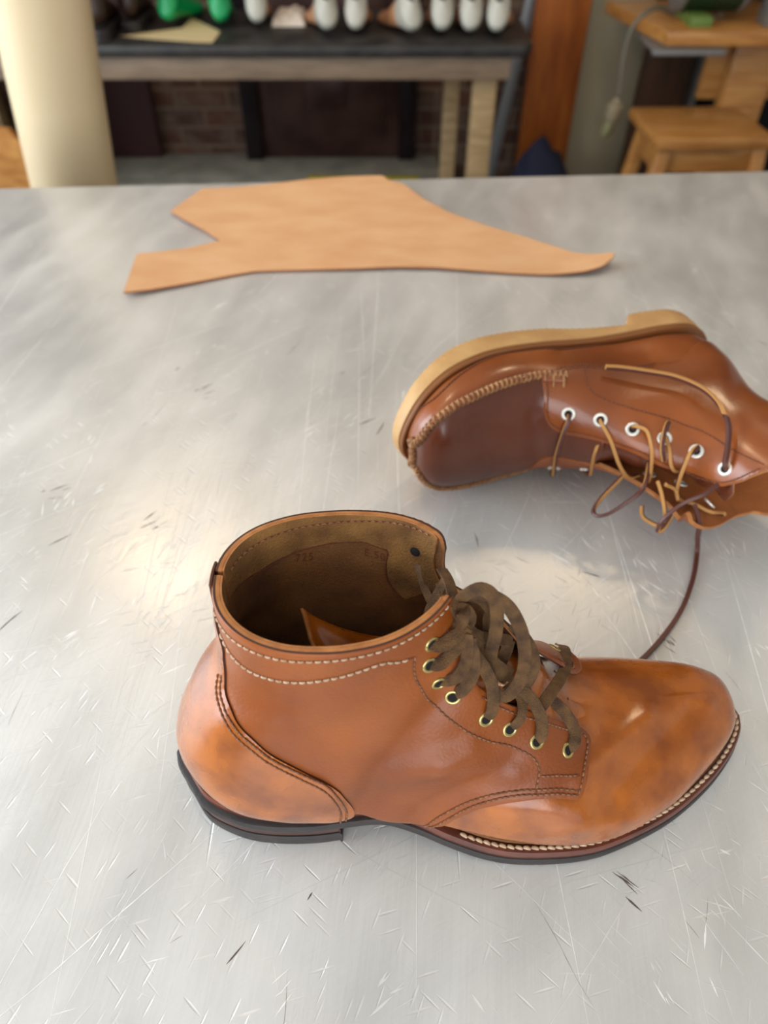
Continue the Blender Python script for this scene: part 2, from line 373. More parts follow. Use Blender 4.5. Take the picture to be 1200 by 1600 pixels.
def lvl(d, h, rg=RING, zf=zb): g = inset(rg, d); return [(x, y, zf(o[0])+h) for (x, y), o in zip(g, rg)]
slab('outsole', [lvl(.0018, 0), lvl(.0004, .0008), lvl(0, .0025), lvl(0, .0062), lvl(.0006, .0078), lvl(.0016, .0082)], [M['outsole']], boot)
wi = [0.001+.0022*min(1, max(0, (.03-x)/.05)) for x, y in RING]
wl = lambda a, h: lvl([w+a for w in wi], h)
zt = lambda h: h
welt = slab('welt', [wl(.0008, .0078), wl(0, .0090), wl(0, .0135), wl(.0008, .0152), wl(.0075, .0156)], [M['welt']], boot)
# heel block: rubber top piece under a stacked leather layer, ends in a straight breast
hx = -.024
hn = [p for p in NN if p[0] < hx]; hf = [p for p in FF if p[0] < hx]
hr = np.array(list(hn)+[(hx+.001, hn[-1][1])]+[(hx+.001, hn[-1][1]*(1-t)+hf[-1][1]*t) for t in (.25, .5, .75)]+[(hx+.001, hf[-1][1])]+list(hf[::-1][:-1]))
def hl(d, z): g = inset(hr, d); g[:, 0] = np.minimum(g[:, 0], hx+.001); return [(x, y, z) for x, y in g]
if len(hr) % 2: hr = np.delete(hr, len(hn)+2, 0)
slab('heel_top_piece', [hl(.002, 0), hl(.0008, .0006), hl(.0006, .002), hl(.0006, .0105), hl(.0009, .0112)], [M['outsole']], boot)
slab('stacked_heel_layer', [hl(.0022, .0108), hl(.0016, .0113), hl(.0014, .0170), hl(.0016, .0178)], [M['stack']], boot)
# welt stitching
wr = inset(RING, .0042); wq = [(x*K, y*K, TZ+(zb(o[0])+.0156)*K) for (x, y), o in zip(wr, RING)]
i0 = next(i for i, p in enumerate(NN) if p[0] > .040); i1 = len(RING)-next(i for i, p in enumerate(FF) if p[0] > .040)
wq = resample(np.array(wq[i0:i1]), .0043)
mb = MB()
for a, b in zip(wq[:-1], wq[1:]):
    a, b = Vector(a), Vector(b); d = b-a; c = (a+b)/2; sd = d.cross(Vector((0, 0, 1))).normalized()
    mb.tube([c-d*.40-sd*.0004-Vector((0, 0, .0004)), c-d*.24-sd*.0002+Vector((0, 0, .0005)), c+Vector((0, 0, .0008)), c+d*.24+sd*.0002+Vector((0, 0, .0005)), c+d*.40+sd*.0004-Vector((0, 0, .0004))], lambda t: .00095*(.65+.55*math.sin(t*math.pi)), 8)
mb.build('welt_stitching', M['thread'], boot, smooth=True, angle=70)
# ---- uppers
S1.band('vamp', 0, .56, M['vamp'], boot)
cor = S1.cast(707, 950); topv = cor[1]
face = S1.trace([(712, 965), (718, 1000), (731, 1054), (751, 1076), (780, 1095), (817, 1108), (849, 1119), (885, 1131), (899, 1136)])
tab = S1.trace([(910, 1141), (918, 1149), (921, 1160), (920, 1180), (917, 1205), (912, 1228), (909, 1240), (905, 1247), (896, 1249), (870, 1247), (825, 1249), (768, 1258), (720, 1273), (690, 1288), (676, 1298)])
foot = [(tab[-1][0]+.02, tab[-1][1]*.55), (.5, .22), (.6, .2), (.66, .16), (.70, .05), (.75, .01)]
def arc(a, b, n=8): return [(a[0]+(b[0]-a[0])*k/n, a[1]+(b[1]-a[1])*k/n) for k in range(n)]
def quarter_poly(fc, tb, sg, tv):
    P = [(1, .008*sg)]+[(1, sg*(.008+(tv-.03-.008)*k/12)) for k in range(1, 13)]
    P += [(.995, sg*(tv-.012)), (.985, sg*(tv-.002))]
    P += [tuple(x) for x in crom(fc, .004)]+[tuple(x) for x in crom([fc[-1]]+tb, .004)][1:]
    P += [(a, b*sg) for a, b in foot]
    return P
qn = quarter_poly(face, tab, 1, topv)
S1.patch('quarter', qn, .0002, .0016, (M['quarter'], M['edge_dark'], M['suede']), boot)
facef = [(a_, -v_) for a_, v_ in ((.955, .885), (.90, .885), (.83, .885), (.77, .88), (.71, .875), (.65, .90), (.58, .935), (.52, .945), (.46, .935), (.436, .92))]
tabf = [(.420, -.905), (.408, -.88)]+[(a_, -b_) for a_, b_ in tab[2:]]
tvf = abs(S1.cast(691, 874)[1])
qf = quarter_poly(facef, tabf, -1, tvf)
ffn = lambda a, b: .0062*min(1, max(0, (.56-a)/.08))*min(1, max(0, (abs(b)-.60)/.15))
S1.patch('quarter', qf, .0002, .0016, (M['quarter'], M['edge_dark'], M['suede']), boot, fn=ffn)
# lining (thick natural edge shows round the collar)
def clip_u(poly, u0): return [(max(a, u0), b) for a, b in poly]
for P, sg in ((qn, 1), (qf, -1)):
    S1.patch('lining', clip_u(P, .5), -.0016, .0019, (M['suede_dark'], M['edge'], M['suede_dark']), boot, rim=.0002)
    q = [(a, b) for a, b in P]
    tv_ = topv if sg > 0 else tvf
    cb = [(1.0, .01*sg)]+[(1.0, sg*(.01+(tv_-.035)*k/12)) for k in range(1, 13)]+[(.985, sg*(tv_-.01)), (.95, sg*(tv_-.012)), (.90, sg*(tv_-.02)), (.72, sg*(tv_-.02)), (.72, sg*(tv_-.14)), (.80, sg*(tv_-.16)), (.86, sg*(tv_-.175)), (.882, sg*(tv_-.195)), (.905, sg*.63), (.922, sg*.585), (.936, sg*.48), (.940, sg*.35), (.940, sg*.2), (.955, sg*.01)]
    S1.patch('collar_facing', cb, -.0027, .0010, (M['suede'], M['edge'], M['suede']), boot, rim=0)
# heel counter with the backstay running up to the collar
ced = S1.trace([(350, 905), (349, 941), (352, 975), (355, 1005), (358, 1032), (359, 1071), (370, 1114), (402, 1153), (452, 1188), (497, 1211), (530, 1231), (546, 1253), (553, 1280)])
bw = .045
ctop = [(1.0, 0), (1.0, bw), (.97, bw)]+[c for c in ced if c[0] < .95]
cf = ctop+[(ced[-1][0]-.004, ced[-1][1]*.6), (.60, .2), (.66, .16), (.70, .06), (.73, 0)]
cu = [tuple(x) for x in crom(cf[2:], .003)]; cu = [(1.0, 0), (1.0, bw)]+cu
poly = cu+[(a, -b) for a, b in cu[::-1] if b > .001]
S1.patch('heel_counter', poly, .0018, .0017, (M['vamp'], M['edge_dark'], M['quarter']), boot)
# ---- tongue, slumped back inside the shaft
def tongue():
    prof = [(.118, .0655, .040), (.104, .0735, .040), (.092, .084, .038), (.080, .096, .036), (.066, .102, .036), (.048, .101, .038), (.026, .098, .040), (.004, .098, .040), (-.016, .103, .038), (-.030, .112, .034), (-.036, .121, .030)]
    P = crom(prof, .003); V = []; n = len(P); k = 16; off = []
    for i, (x, z, w) in enumerate(P):
        t = i/(n-1); yc = .209+.006*t
        for j in range(k+1):
            a = j/k*2-1; curl = .010*a*a*(1-t)+.022*abs(a)**2.2*t*(1 if t > .5 else t*2)
            zz = z-.010*a*a*(1-t)+(.008*a*a*t if a > 0 else .004*a*a*t)+.0015*math.sin(a*5+x*90)
            V.append(Vector(((x-.006*a*t)*K, (yc+a*w*.5*1.0)*K, TZ+zz*K)))
    Fc = [(i*(k+1)+j, i*(k+1)+j+1, (i+1)*(k+1)+j+1, (i+1)*(k+1)+j) for i in range(n-1) for j in range(k)]
    o = mk('tongue', V, Fc, [M['vamp'], M['edge']], boot)
    s = o.modifiers.new('thickness', 'SOLIDIFY'); s.thickness = .0018; s.material_offset_rim = 1
    return o
tongue()
# ---- insole seen through the opening
insv = inset(RING, .006); slab('insole', [[(x, y, zb(x)+.017) for x, y in insv], [(x, y, zb(x)+.020) for x, y in insv]], [M['suede_dark']], boot)
# ---- stitching
st = lambda pts, m, off=.0019, **k: stitches('stitching', S1, S1.trace(pts), M[m], boot, off, **k)
stitches('stitching', S1, [(.984, .10), (.984, .25), (.984, .5), (.984, .75), (.982, .865)], M['thread'], boot, .0019, pitch=.0036, ln=.0027)
r2 = S1.cast(645, 1022); stitches('stitching', S1, [(.958, .12), (.944, .2), (.934, .35), (.932, .5), (.934, .62), ((r2[0]+.934)/2, (r2[1]+.62)/2), r2], M['thread'], boot, .0019, pitch=.0036, ln=.0028, r=.00055)
st([(645, 1022), (644, 1041), (655, 1071), (673, 1095), (700, 1119), (732, 1143), (759, 1155), (791, 1161), (817, 1172), (833, 1184), (840, 1200), (838, 1218), (836, 1239)], 'thread_brown', pitch=.0030, ln=.0022)
st([(844, 1210), (872, 1210), (903, 1211)], 'thread_brown', pitch=.0024, ln=.0018)
st([(662, 1292), (687, 1271), (726, 1251), (768, 1239), (810, 1232), (840, 1232), (870, 1231), (901, 1232)], 'thread_brown', pitch=.0029, ln=.0021)
st([(670, 1295), (692, 1279), (729, 1259), (770, 1247), (811, 1240), (840, 1240), (870, 1239), (901, 1240)], 'thread_brown', pitch=.0029, ln=.0021)
st([(901, 1238), (907, 1212), (913, 1179), (914, 1161), (909, 1150), (897, 1144), (849, 1129), (810, 1116), (777, 1102), (750, 1086)], 'thread_brown', pitch=.0029, ln=.0021)
st([(352, 1052), (348, 1075), (354, 1110), (369, 1138), (402, 1168), (446, 1196), (479, 1212), (505, 1225), (521, 1241), (529, 1260), (532, 1280)], 'thread_brown', off=.0036, pitch=.0028, ln=.0020)
st([(357, 1052), (354, 1075), (361, 1110), (377, 1136), (408, 1163), (450, 1190), (484, 1206), (511, 1219), (528, 1238), (537, 1258), (540, 1280)], 'thread_brown', off=.0036, pitch=.0028, ln=.0020)
stitches('stitching', S1, [(.432, -.70), (.432, -.86), (.450, -.905), (.50, -.915)], M['thread_brown'], boot, .0080, pitch=.0029, ln=.0021)
# inside: seam rows on the far wall
stitches('stitching', S1, [(.983, -.06-k*.06) for k in range(14)], M['thread_brown'], boot, -.0030, pitch=.0034, ln=.0022, r=.0004)
stitches('stitching', S1, [(.948, -.08), (.938, -.2), (.938, -.35), (.934, -.48), (.920, -.585), (.903, -.63), (.880, -(tvf-.20)), (.858, -(tvf-.18)), (.80, -(tvf-.165)), (.73, -(tvf-.145))], M['groove'], boot, -.0026, pitch=.003, ln=.0029, r=.00035)
# size marks pressed into the lining
def mark(txt, px, py, h, slope, parent):
    cu = bpy.data.curves.new('t', 'FONT'); cu.body = txt; cu.size = 1; cu.space_character = 1.25; ob = bpy.data.objects.new('t', cu); C.objects.link(ob)
    me = bpy.data.meshes.new_from_object(ob.evaluated_get(bpy.context.evaluated_depsgraph_get())); bpy.data.objects.remove(ob)
    bm = bmesh.new(); bm.from_mesh(me); bmesh.ops.triangulate(bm, faces=bm.faces[:]); bmesh.ops.subdivide_edges(bm, edges=bm.edges[:], cuts=2)
    uv0 = None
    for v in bm.verts:
        x, y = v.co.x*h, v.co.y*h; loc = None
        qx, qy = px+x, py-y+slope*x
        o, d = CAM, ray(qx, qy).normalized()
        hits = S1.bvh.ray_cast(o, d); k = 0; last = None
        while hits[0] is not None and k < 4: last = hits; hits = S1.bvh.ray_cast(hits[0]+d*.004, d); k += 1; 
        # the wall facing the viewer inside the shaft is the second crossing
        h1 = S1.bvh.ray_cast(o, d); h2 = S1.bvh.ray_cast(h1[0]+d*.006, d) if h1[0] is not None and inside_first(h1) else h1
        a, b = S1.uv_of(h2[0], h2[2]); v.co = S1.at(a, b, -.0021)
    bm.to_mesh(me); bm.free(); me.materials.clear()
    return link('size_mark', me, [M['groove']], parent)
def inside_first(h): return S1.uv_of(h[0], h[2])[1] > 0
mark('725', 460, 874, 17, -.12, boot); mark('E.50', 570, 864, 16, .28, boot)
# ---- eyelets
EY = [(883, 1172), (836, 1157), (794, 1137), (757, 1121), (707, 1086), (684, 1063), (669, 1036), (671, 1003)]
EUV = S1.trace(EY)
for e in EUV:
    eyelet(S1, e, .0018, .0040, 'brass', boot)
EF = [(a, -b) for a, b in EUV]; 
for e in EF: eyelet(S1, e, .0018+ffn(*e), .0040, 'brass', boot)
# inside ends of the top far eyelets
for e in (EF[-1],):
    c = S1.at(*e, -.0030); mb = MB(); mb.lathe([(.0026, 0), (.0022, -.0004), (.00001, -.0004)], c, S1.nor(*e), 20); mb.build('eyelet_back', M['near_black'], boot, smooth=True)
# ---- laces
def lift(px, py, h):
    uv = S1.cast(px, py); return tuple(S1.at(*uv, h))
def toward(px, py, z): return tuple(atz(px, py, TZ+z*K))
mb = MB(); LW = .0062; LT = .0009
def L(pts, hint=(0, -.35, .9), w=LW, wf=None):
    P = [lift(*p) if len(p) == 3 else toward(p[0], p[1], p[3]) for p in pts]
    ribbon(mb, P, w, LT, hint, wf=wf)
NARROW = lambda x: .55+.45*min(1, x*5)*min(1, (1-x)*5+.3)
L([(874, 1026, .0070), (873, 1036, .0092), (864, 1056, .0074), (851, 1082, .0040), (838, 1112, .0), (826, 1128, -.006)], (0, -.2, 1), wf=NARROW)
L([(852, 1070, -.006), (857, 1088, -.001), (872, 1113, .0035), (886, 1142, .0045), (887, 1162, .0040), (884, 1174, .0004)], (.1, -.5, .8), wf=NARROW)
L([(866, 1050, -.002), (878, 1062, -.003), (884, 1085, -.002), (886, 1108, -.003), (884, 1128, -.004)], (.1, -.4, .9))
L([(800, 1060, -.002), (815, 1080, .003), (829, 1104, .005), (838, 1128, .0045), (838, 1148, .0040), (836, 1159, .0004)], (.1, -.5, .8), wf=NARROW)
L([(806, 1072, -.001), (810, 1090, .002), (808, 1108, .0045), (802, 1124, .0040), (794, 1139, .0004)], (.3, -.6, .7), w=.0052, wf=NARROW)
L([(728, 1010, .008), (742, 1034, .008), (756, 1060, .006), (763, 1090, .0045), (760, 1110, .0040), (757, 1123, .0004)], (.2, -.6, .7), wf=NARROW)
L([(712, 985, .011), (722, 1018, .009), (728, 1044, .006), (720, 1066, .0045), (707, 1088, .0004)], (-.1, -.7, .7), wf=NARROW)
L([(706, 978, .011), (713, 1004, .009), (713, 1028, .007), (704, 1048, .0055), (683, 1065, .0004)], (-.2, -.7, .7), w=.0056, wf=NARROW)
L([(708, 972, .010), (703, 992, .008), (692, 1016, .0055), (679, 1030, .0045), (668, 1038, .0004)], (-.3, -.6, .7), w=.0058, wf=NARROW)
L([(709, 968, .009), (700, 980, .007), (687, 994, .0050), (676, 1002, .0040), (669, 1004, .0004)], (-.1, -.5, .85), w=.0060, wf=NARROW)
# from the far side, inside and over the far collar edge to the knot
L([(653, 882, 0, .160), (655, 897, 0, .156), (662, 916, 0, .150), (672, 938, 0, .148), (678, 950, 0, .150)], (-.8, -.3, .5), w=.0050)
L([(666, 972, 0, .142), (671, 952, 0, .148), (681, 932, 0, .156), (690, 917, 0, .163), (697, 905, 0, .168)], (-.6, -.5, .5), w=.0050)
L([(690, 889, 0, .172), (700, 905, 0, .173), (706, 925, 0, .172), (712, 950, 0, .168), (720, 966, 0, .163)], (.4, -.4, .8), w=.0058)
L([(690, 912, 0, .160), (697, 934, 0, .160), (706, 950, 0, .162), (716, 962, 0, .163)], (.2, -.3, .9), w=.0058)
# knot
L([(708, 962, 0, .163), (716, 953, 0, .167), (728, 955, 0, .168), (734, 966, 0, .163), (728, 975, 0, .160), (716, 976, 0, .161)], (.2, -.5, .8), w=.0068)
L([(718, 945, 0, .160), (724, 955, 0, .169), (722, 968, 0, .169), (714, 976, 0, .163), (706, 976, 0, .160)], (-.3, -.5, .8), w=.0064)
# bow: front loop, second loop behind, two ends
L([(714, 946, 0, .164), (722, 935, 0, .172), (736, 925, 0, .178), (752, 920, 0, .180), (768, 929, 0, .177), (776, 948, 0, .170), (775, 985, 0, .156), (767, 1020, 0, .140), (765, 1050, 0, .128), (770, 1076, 0, .120), (783, 1089, 0, .117), (798, 1083, 0, .119), (813, 1062, 0, .126), (820, 1034, 0, .138), (818, 1000, 0, .152), (808, 970, 0, .164), (792, 946, 0, .172), (770, 932, 0, .175), (745, 926, 0, .172), (724, 936, 0, .168), (712, 948, 0, .162)],
  lambda x: (math.cos(x*6.28)*.2-.1, -.8, .55))
L([(720, 950, 0, .158), (735, 934, 0, .164), (752, 936, 0, .166), (768, 955, 0, .160), (773, 975, 0, .153)], (0, -.5, .85), w=.0056)
L([(800, 975, 0, .150), (822, 1000, 0, .142), (835, 1025, 0, .132), (836, 1048, 0, .122), (825, 1068, 0, .114), (806, 1078, 0, .110), (792, 1070, 0, .108)], (.5, -.6, .6), w=.0064)
L([(716, 975, 0, .158), (730, 1000, 0, .150), (752, 1024, 0, .138), (775, 1044, 0, .126), (795, 1058, 0, .116)], (-.2, -.5, .85), w=.0086)
L([(724, 972, 0, .156), (740, 990, 0, .150), (762, 998, 0, .143), (790, 1000, 0, .134), (800, 1004, 0, .130)], (0, -.3, .95), w=.0062)
L([(796, 1000, 0, .128), (790, 1020, 0, .124), (780, 1040, 0, .118), (774, 1056, 0, .112)], (.2, -.4, .9), w=.0060)
L([(771, 935, 0, .168), (766, 952, 0, .160), (762, 968, 0, .150), (763, 986, 0, .142)], (0, -.8, .5), w=.0046)
L([(834, 1054, 0, .096), (842, 1066, 0, .092), (850, 1080, 0, .088), (856, 1094, 0, .082)], (.2, -.4, .9), w=.006)
mb.build('lace', M['lace'], boot, smooth=True, angle=38)
# ================================================================== MOCCASIN BOOT lying on its side
MK = [#Bx Bz yB  Tx Tz yT  yn yf  sw nb nt
(.3000,.000,0,.3000,.006,0,-.002,.002,.5,2.2,2.0),(.2985,.000,0,.2985,.016,0,-.014,.012,.5,3,2.4),
(.2930,.000,0,.2930,.028,0,-.027,.024,.48,4,2.6),(.2820,.000,0,.2820,.037,0,-.039,.034,.45,5,2.7),
(.2640,.000,0,.2640,.042,0,-.049,.042,.40,6,2.6),(.2400,.000,0,.2400,.046,0,-.054,.047,.38,6,2.5),
(.2150,.000,0,.2150,.051,0,-.055,.048,.36,6,2.4),(.1900,.000,0,.1920,.060,0,-.053,.047,.34,6,2.3),
(.1650,.000,0,.1730,.075,0,-.050,.045,.32,6,2.2),(.1350,.000,0,.1580,.090,0,-.046,.041,.28,6,2.2),
(.1000,.000,0,.1440,.105,0,-.042,.038,.28,6,2.2),(.0600,.000,0,.1310,.118,0,-.039,.037,.30,6,2.2),
(.0300,.000,0,.1200,.130,0,-.038,.037,.32,4.5,2.2),(.0080,.002,0,.1120,.140,0,-.037,.037,.40,3.0,2.2),
(.0030,.030,0,.1060,.150,0,-.036,.037,.46,2.3,2.2),(.0120,.062,0,.1030,.160,0,-.035,.037,.48,2.2,2.2),
(.0200,.090,0,.1020,.172,0,-.036,.038,.50,2.2,2.2),(.0180,.115,0,.1020,.187,0,-.038,.040,.50,2.2,2.2),
(.0120,.145,0,.1030,.205,0,-.040,.042,.50,2.2,2.2)]
MO = np.array([.286, .572, .054]); MS = .985; SPR = .024
def mframe(yaw, roll):
    ex = np.array([-math.cos(yaw), -math.sin(yaw), 0]); h = np.array([math.sin(yaw), -math.cos(yaw), 0]); up = np.array([0, 0, 1.])
    ez = h*math.cos(roll)+up*math.sin(roll); return ex, np.cross(ez, ex), ez
mex, mey, mez = mframe(R(20.5), R(3))
def mxf(P):
    P = np.atleast_2d(np.array(P, float)); z = P[:, 2]+SPR*np.maximum(0, (P[:, 0]-.15)/.15)**2
    W = MO+MS*(P[:, :1]*mex+P[:, 1:2]*mey+z[:, None]*mez)
    return W*K+np.array([0, 0, TZ])
moc = empty('moccasin_boot', Vector((.17, .5, TZ)), 'dark chestnut moccasin-toe boot lying on its side, pale crepe sole and white eyelets', 'boot')
MCRE = [((842, 705), (836, 650), 20, -.0025), ((800, 715), (815, 640), 26, .0016), ((880, 535), (1010, 548), 18, -.0025), ((985, 640), (1120, 600), 24, .0018), ((720, 660), (760, 700), 20, -.0012)]
def mdisp(p, u, v):
    q = Vector(p); d = (noise.noise(q*22)*.0014)*min(1, u*6); x, y = proj(p)
    for (a, b), (c, e), w, A in MCRE:
        L_ = (c-a)**2+(e-b)**2; t = min(1, max(0, ((x-a)*(c-a)+(y-b)*(e-b))/L_)); dx, dy = x-a-t*(c-a), y-b-t*(e-b)
        s = (dx*dx+dy*dy)/(w*w)
        if s < 7: d += A*math.exp(-s)
    return d
S2 = Loft(MK, mxf, disp=mdisp)
# sole: local plan outline, thickness varies along the length
sx = [-.012, -.009, .002, .02, .05, .08, .12, .16, .2, .23, .26, .284, .298, .3045, .306]
sw_ = [0, .013, .027, .036, .0395, .040, .0425, .0485, .054, .0555, .051, .038, .022, .009, 0]
up_ = crom([(x, -w) for x, w in zip(sx, sw_)], .0022); lo_ = crom([(x, w*.97) for x, w in zip(sx, sw_)], .0022)
up_ = resample(up_, .0022); n_ = len(up_); d_ = np.r_[0, np.cumsum(np.linalg.norm(np.diff(lo_, axis=0), axis=1))]; tt = np.linspace(0, d_[-1], n_)
lo_ = np.stack([np.interp(tt, d_, lo_[:, k]) for k in range(2)], 1)
MR = np.concatenate([up_, lo_[::-1][1:-1]])
def thk(x):
    if x < .062: return .031
    if x < .078: t = (x-.062)/.016; return .031-.015*(3*t*t-2*t**3)
    if x < .15: return .016+.010*((x-.078)/.072)
    return .026-.006*max(0, (x-.24)/.06)
def mring(d, zf):
    t = np.roll(MR, -1, 0)-np.roll(MR, 1, 0); t /= np.linalg.norm(t, axis=1, keepdims=True)
    g = MR-np.stack([-t[:, 1], t[:, 0]], 1)*d*-1
    return [(p[0], p[1], zf(o[0], i)) for i, (p, o) in enumerate(zip(g, MR))]
def mslab(name, levels, m):
    n = len(MR); V = []; Fc = []
    for lv in levels: V += [Vector(p) for p in mxf(lv)]
    L_ = len(levels)
    for k in range(L_-1):
        for i in range(n): Fc.append((k*n+i, k*n+(i+1) % n, (k+1)*n+(i+1) % n, (k+1)*n+i))
    for base in (0, (L_-1)*n):
        for i in range(n//2):
            q = list(dict.fromkeys([base+i, base+i+1, base+(n-i-1) % n, base+(n-i) % n]))
            if len(q) > 2: Fc.append(tuple(q))
    mb = MB(); mb.add(V, Fc); return mb.build(name, m, moc, smooth=True, angle=42)
arcl = np.r_[0, np.cumsum(np.linalg.norm(np.diff(MR, axis=0), axis=1))]
zig = lambda i: .0016*abs(((arcl[i]/.0062) % 1)*2-1)
mslab('crepe_sole', [mring(.004, lambda x, i: -thk(x)+.0005), mring(.0006+0, lambda x, i: -thk(x)+zig(i)), mring(-.0006, lambda x, i: -thk(x)*.8), mring(0, lambda x, i: -thk(x)*.45), mring(.001, lambda x, i: -.0058), mring(.003, lambda x, i: -.0055)], M['crepe'])
mslab('midsole', [mring(.0024, lambda x, i: -.0060), mring(.0018, lambda x, i: -.0045), mring(.0016, lambda x, i: -.0005), mring(.0024, lambda x, i: .0006), mring(.007, lambda x, i: .0010)], M['midsole'])
S2.band('vamp', 0, .45, M['moc'], moc)
S2.band('heel_piece', .45, .92, M['moc'], moc, off=-.0001, vs=(-.62, .62))
sm = S2.trace([(645, 737), (643, 718), (652, 692), (670, 669), (699, 643), (735, 622), (776, 604), (813, 593), (846, 587)])
smn = [(a, abs(b)) for a, b in sm]
smf = [(a, -b*.985) for a, b in smn]
tipu = min(a for a, b in smn)
nose = [(tipu-.004, .93), (tipu-.006, 1.0)]
seam_n = list(reversed(nose[:1]))+smn[1:]
def ext(c, sg): return c+[(c[-1][0]+.05, c[-1][1])]
cn = [tuple(x) for x in crom(ext(smn[1:], 1), .003)]; cf_ = [(a, -b) for a, b in cn]
# plug is welded over the ridge: two halves meeting at the top line
pts_n = [(cn[0][0]-.004, .97), (cn[0][0]-.005, 1.0)]
plugn = [(cn[-1][0]+.02, 1.0)]+[(cn[0][0]-.006, 1.0)]+cn+[(cn[-1][0]+.02, cn[-1][1])]
class Wrap:                    # same surface seen with v running over the ridge: v' in [0, 2]
    def __init__(s, S): s.S = S
    def w(s, v): return v if v <= 1 else v-2
    def at(s, u, v, off=0): return s.S.at(u, s.w(v), off)
    def nor(s, u, v): return s.S.nor(u, s.w(v))
    uvcurve = Loft.uvcurve; patch = Loft.patch
W2 = Wrap(S2)
cn = [(a+.010*max(0, 1-k/14), b) for k, (a, b) in enumerate(cn)]
seam = [(a, b) for a, b in cn[::-1]]+[(cn[0][0], 1.0)]+[(a, 2-b) for a, b in cn]
seam = [tuple(x) for x in crom(seam[::2]+[seam[-1]], .003)]
pl = seam+[(.47, seam[-1][1]), (.50, 1.0), (.47, seam[0][1])]
W2.patch('plug', pl, .0002, .0012, (M['plug'], M['edge'], M['plug']), moc)
# gathered seam: rolled ridge with whip stitches over it
q = W2.uvcurve(seam, .0015, 0); P = [W2.at(a, b, .0016) for a, b in q]; N = [W2.nor(a, b) for a, b in q]
mb = MB(); mb.tube([tuple(p) for p in P], .0021, 10); mb.build('seam_roll', M['moc'], moc, smooth=True)
mb = MB(); Pq = resample(np.array([tuple(p) for p in P]), .0040)
for i in range(len(Pq)-1):
    a, b = Vector(Pq[i]), Vector(Pq[i+1]); t = (b-a).normalized(); k = min(range(0, len(P), 3), key=lambda j: (P[j]-a).length); n = N[k]; sd = t.cross(n)
    loop = [a+t*(.0028*s)+sd*(math.sin(s*math.pi-math.pi/2)*-.0027)+n*(math.sin(s*math.pi)*.0026-.0003) for s in np.linspace(-.15, 1.15, 9)]
    mb.tube(loop, .00090, 6)
    loop = [a+t*(.0022-.0020*s)+sd*(math.sin(s*math.pi-math.pi/2)*-.0024)+n*(math.sin(s*math.pi)*.0023-.0003) for s in np.linspace(0, 1, 7)]
    mb.tube(loop, .0008, 6)
mb.build('braided_seam', M['braid'], moc, smooth=True, angle=80)
# quarters
qe = S2.trace([(846, 600), (849, 625), (850, 645), (857, 662), (870, 673), (885, 678), (942, 690), (993, 708), (1035, 728), (1071, 742), (1100, 753), (1128, 759), (1154, 754), (1180, 743), (1199, 736)])
qu = S2.trace([(846, 592), (869, 577), (911, 570), (973, 575), (1024, 570), (1060, 566)])
qe = [(a, abs(b)) for a, b in qe]
eu = qe[-1]
def mq(sg, e, u):
    P = [tuple(x) for x in crom(u[::-1]+e, .004)]
    P += [(1.0, P[-1][1]*(1 if sg > 0 else .85)), (1.0, .01)]+[(a, .01) for a in (.95, .9, .85)]+[(.80, .02)]
    lastu = u[-1]; P += [((.80+lastu[0]*1)/2, (lastu[1]*.6+.02)/1.2)]
    return [(a, b*sg) for a, b in P]
MQ = mq(1, qe, qu)
S2.patch('quarter', MQ, .0002, .0017, (M['moc'], M['edge'], M['inner']), moc)
S2.patch('quarter_lining', [(max(a, .52), b) for a, b in MQ], -.0012, .0013, (M['inner'], M['edge'], M['inner']), moc, rim=0)
FLR = .93
flare = lambda a, b: (.014*min(1, max(0, (a-.50)/.12))+.014*min(1, max(0, (a-.62)/.14)))*min(1, max(0, (abs(b)-.62)/.32))**1.5
qef = [(a, min(.97, b*(FLR if i > 8 else .93))) for i, (a, b) in enumerate(qe)]
qef = [p for p in qef if p[0] < .74]+[(.78, .955), (.85, .965), (.885, .93), (.905, .82), (.93, .66), (.97, .48)]
MQF = mq(-1, qef, [(a, abs(b)) for a, b in qu])
S2.patch('quarter', MQF, .0002, .0024, (M['moc'], M['edge'], M['inner']), moc, fn=flare)
S2.patch('quarter_lining', [(max(a, .50), b) for a, b in MQF], -.0012, .0013, (M['inner'], M['edge'], M['inner']), moc, rim=0, fn=flare)
# tongue between the facings
tp = W2.patch('tongue', [(.44, .86), (.50, .80), (.60, .78), (.72, .80), (.80, .84), (.86, .90), (.875, 1.0), (.86, 1.1), (.80, 1.16), (.70, 1.2), (.60, 1.22), (.50, 1.2), (.44, 1.14)], -.006, .0014, (M['plug'], M['edge'], M['plug']), moc, fn=lambda a, b: .003*max(0, (.52-a)/.08)+.0015*math.sin(a*70+b*4))
# stitching
ms = lambda pts, m='thread_dark', off=.0020, **k: stitches('stitching', S2, S2.trace(pts), M[m], moc, off, **k)
ms([(853, 596), (855, 630), (858, 655), (870, 666), (886, 671), (942, 684), (995, 702), (1040, 723), (1075, 737), (1102, 747), (1130, 753), (1156, 748), (1190, 734)], pitch=.0034, ln=.0024)
ms([(852, 585), (869, 580), (911, 573), (973, 578), (1024, 571)], pitch=.003, ln=.0022); ms([(860, 588), (911, 577), (973, 582), (1020, 576)], pitch=.003, ln=.0022)
ms([(912, 574), (916, 600), (925, 614), (950, 628), (990, 641), (1040, 655), (1085, 672), (1130, 695), (1165, 714), (1195, 728)], pitch=.0034, ln=.0024)
ms([(626, 706), (628, 690), (640, 668), (676, 625), (727, 580), (788, 548), (850, 534), (900, 531), (940, 531)], pitch=.0030, ln=.0020, off=.0004)
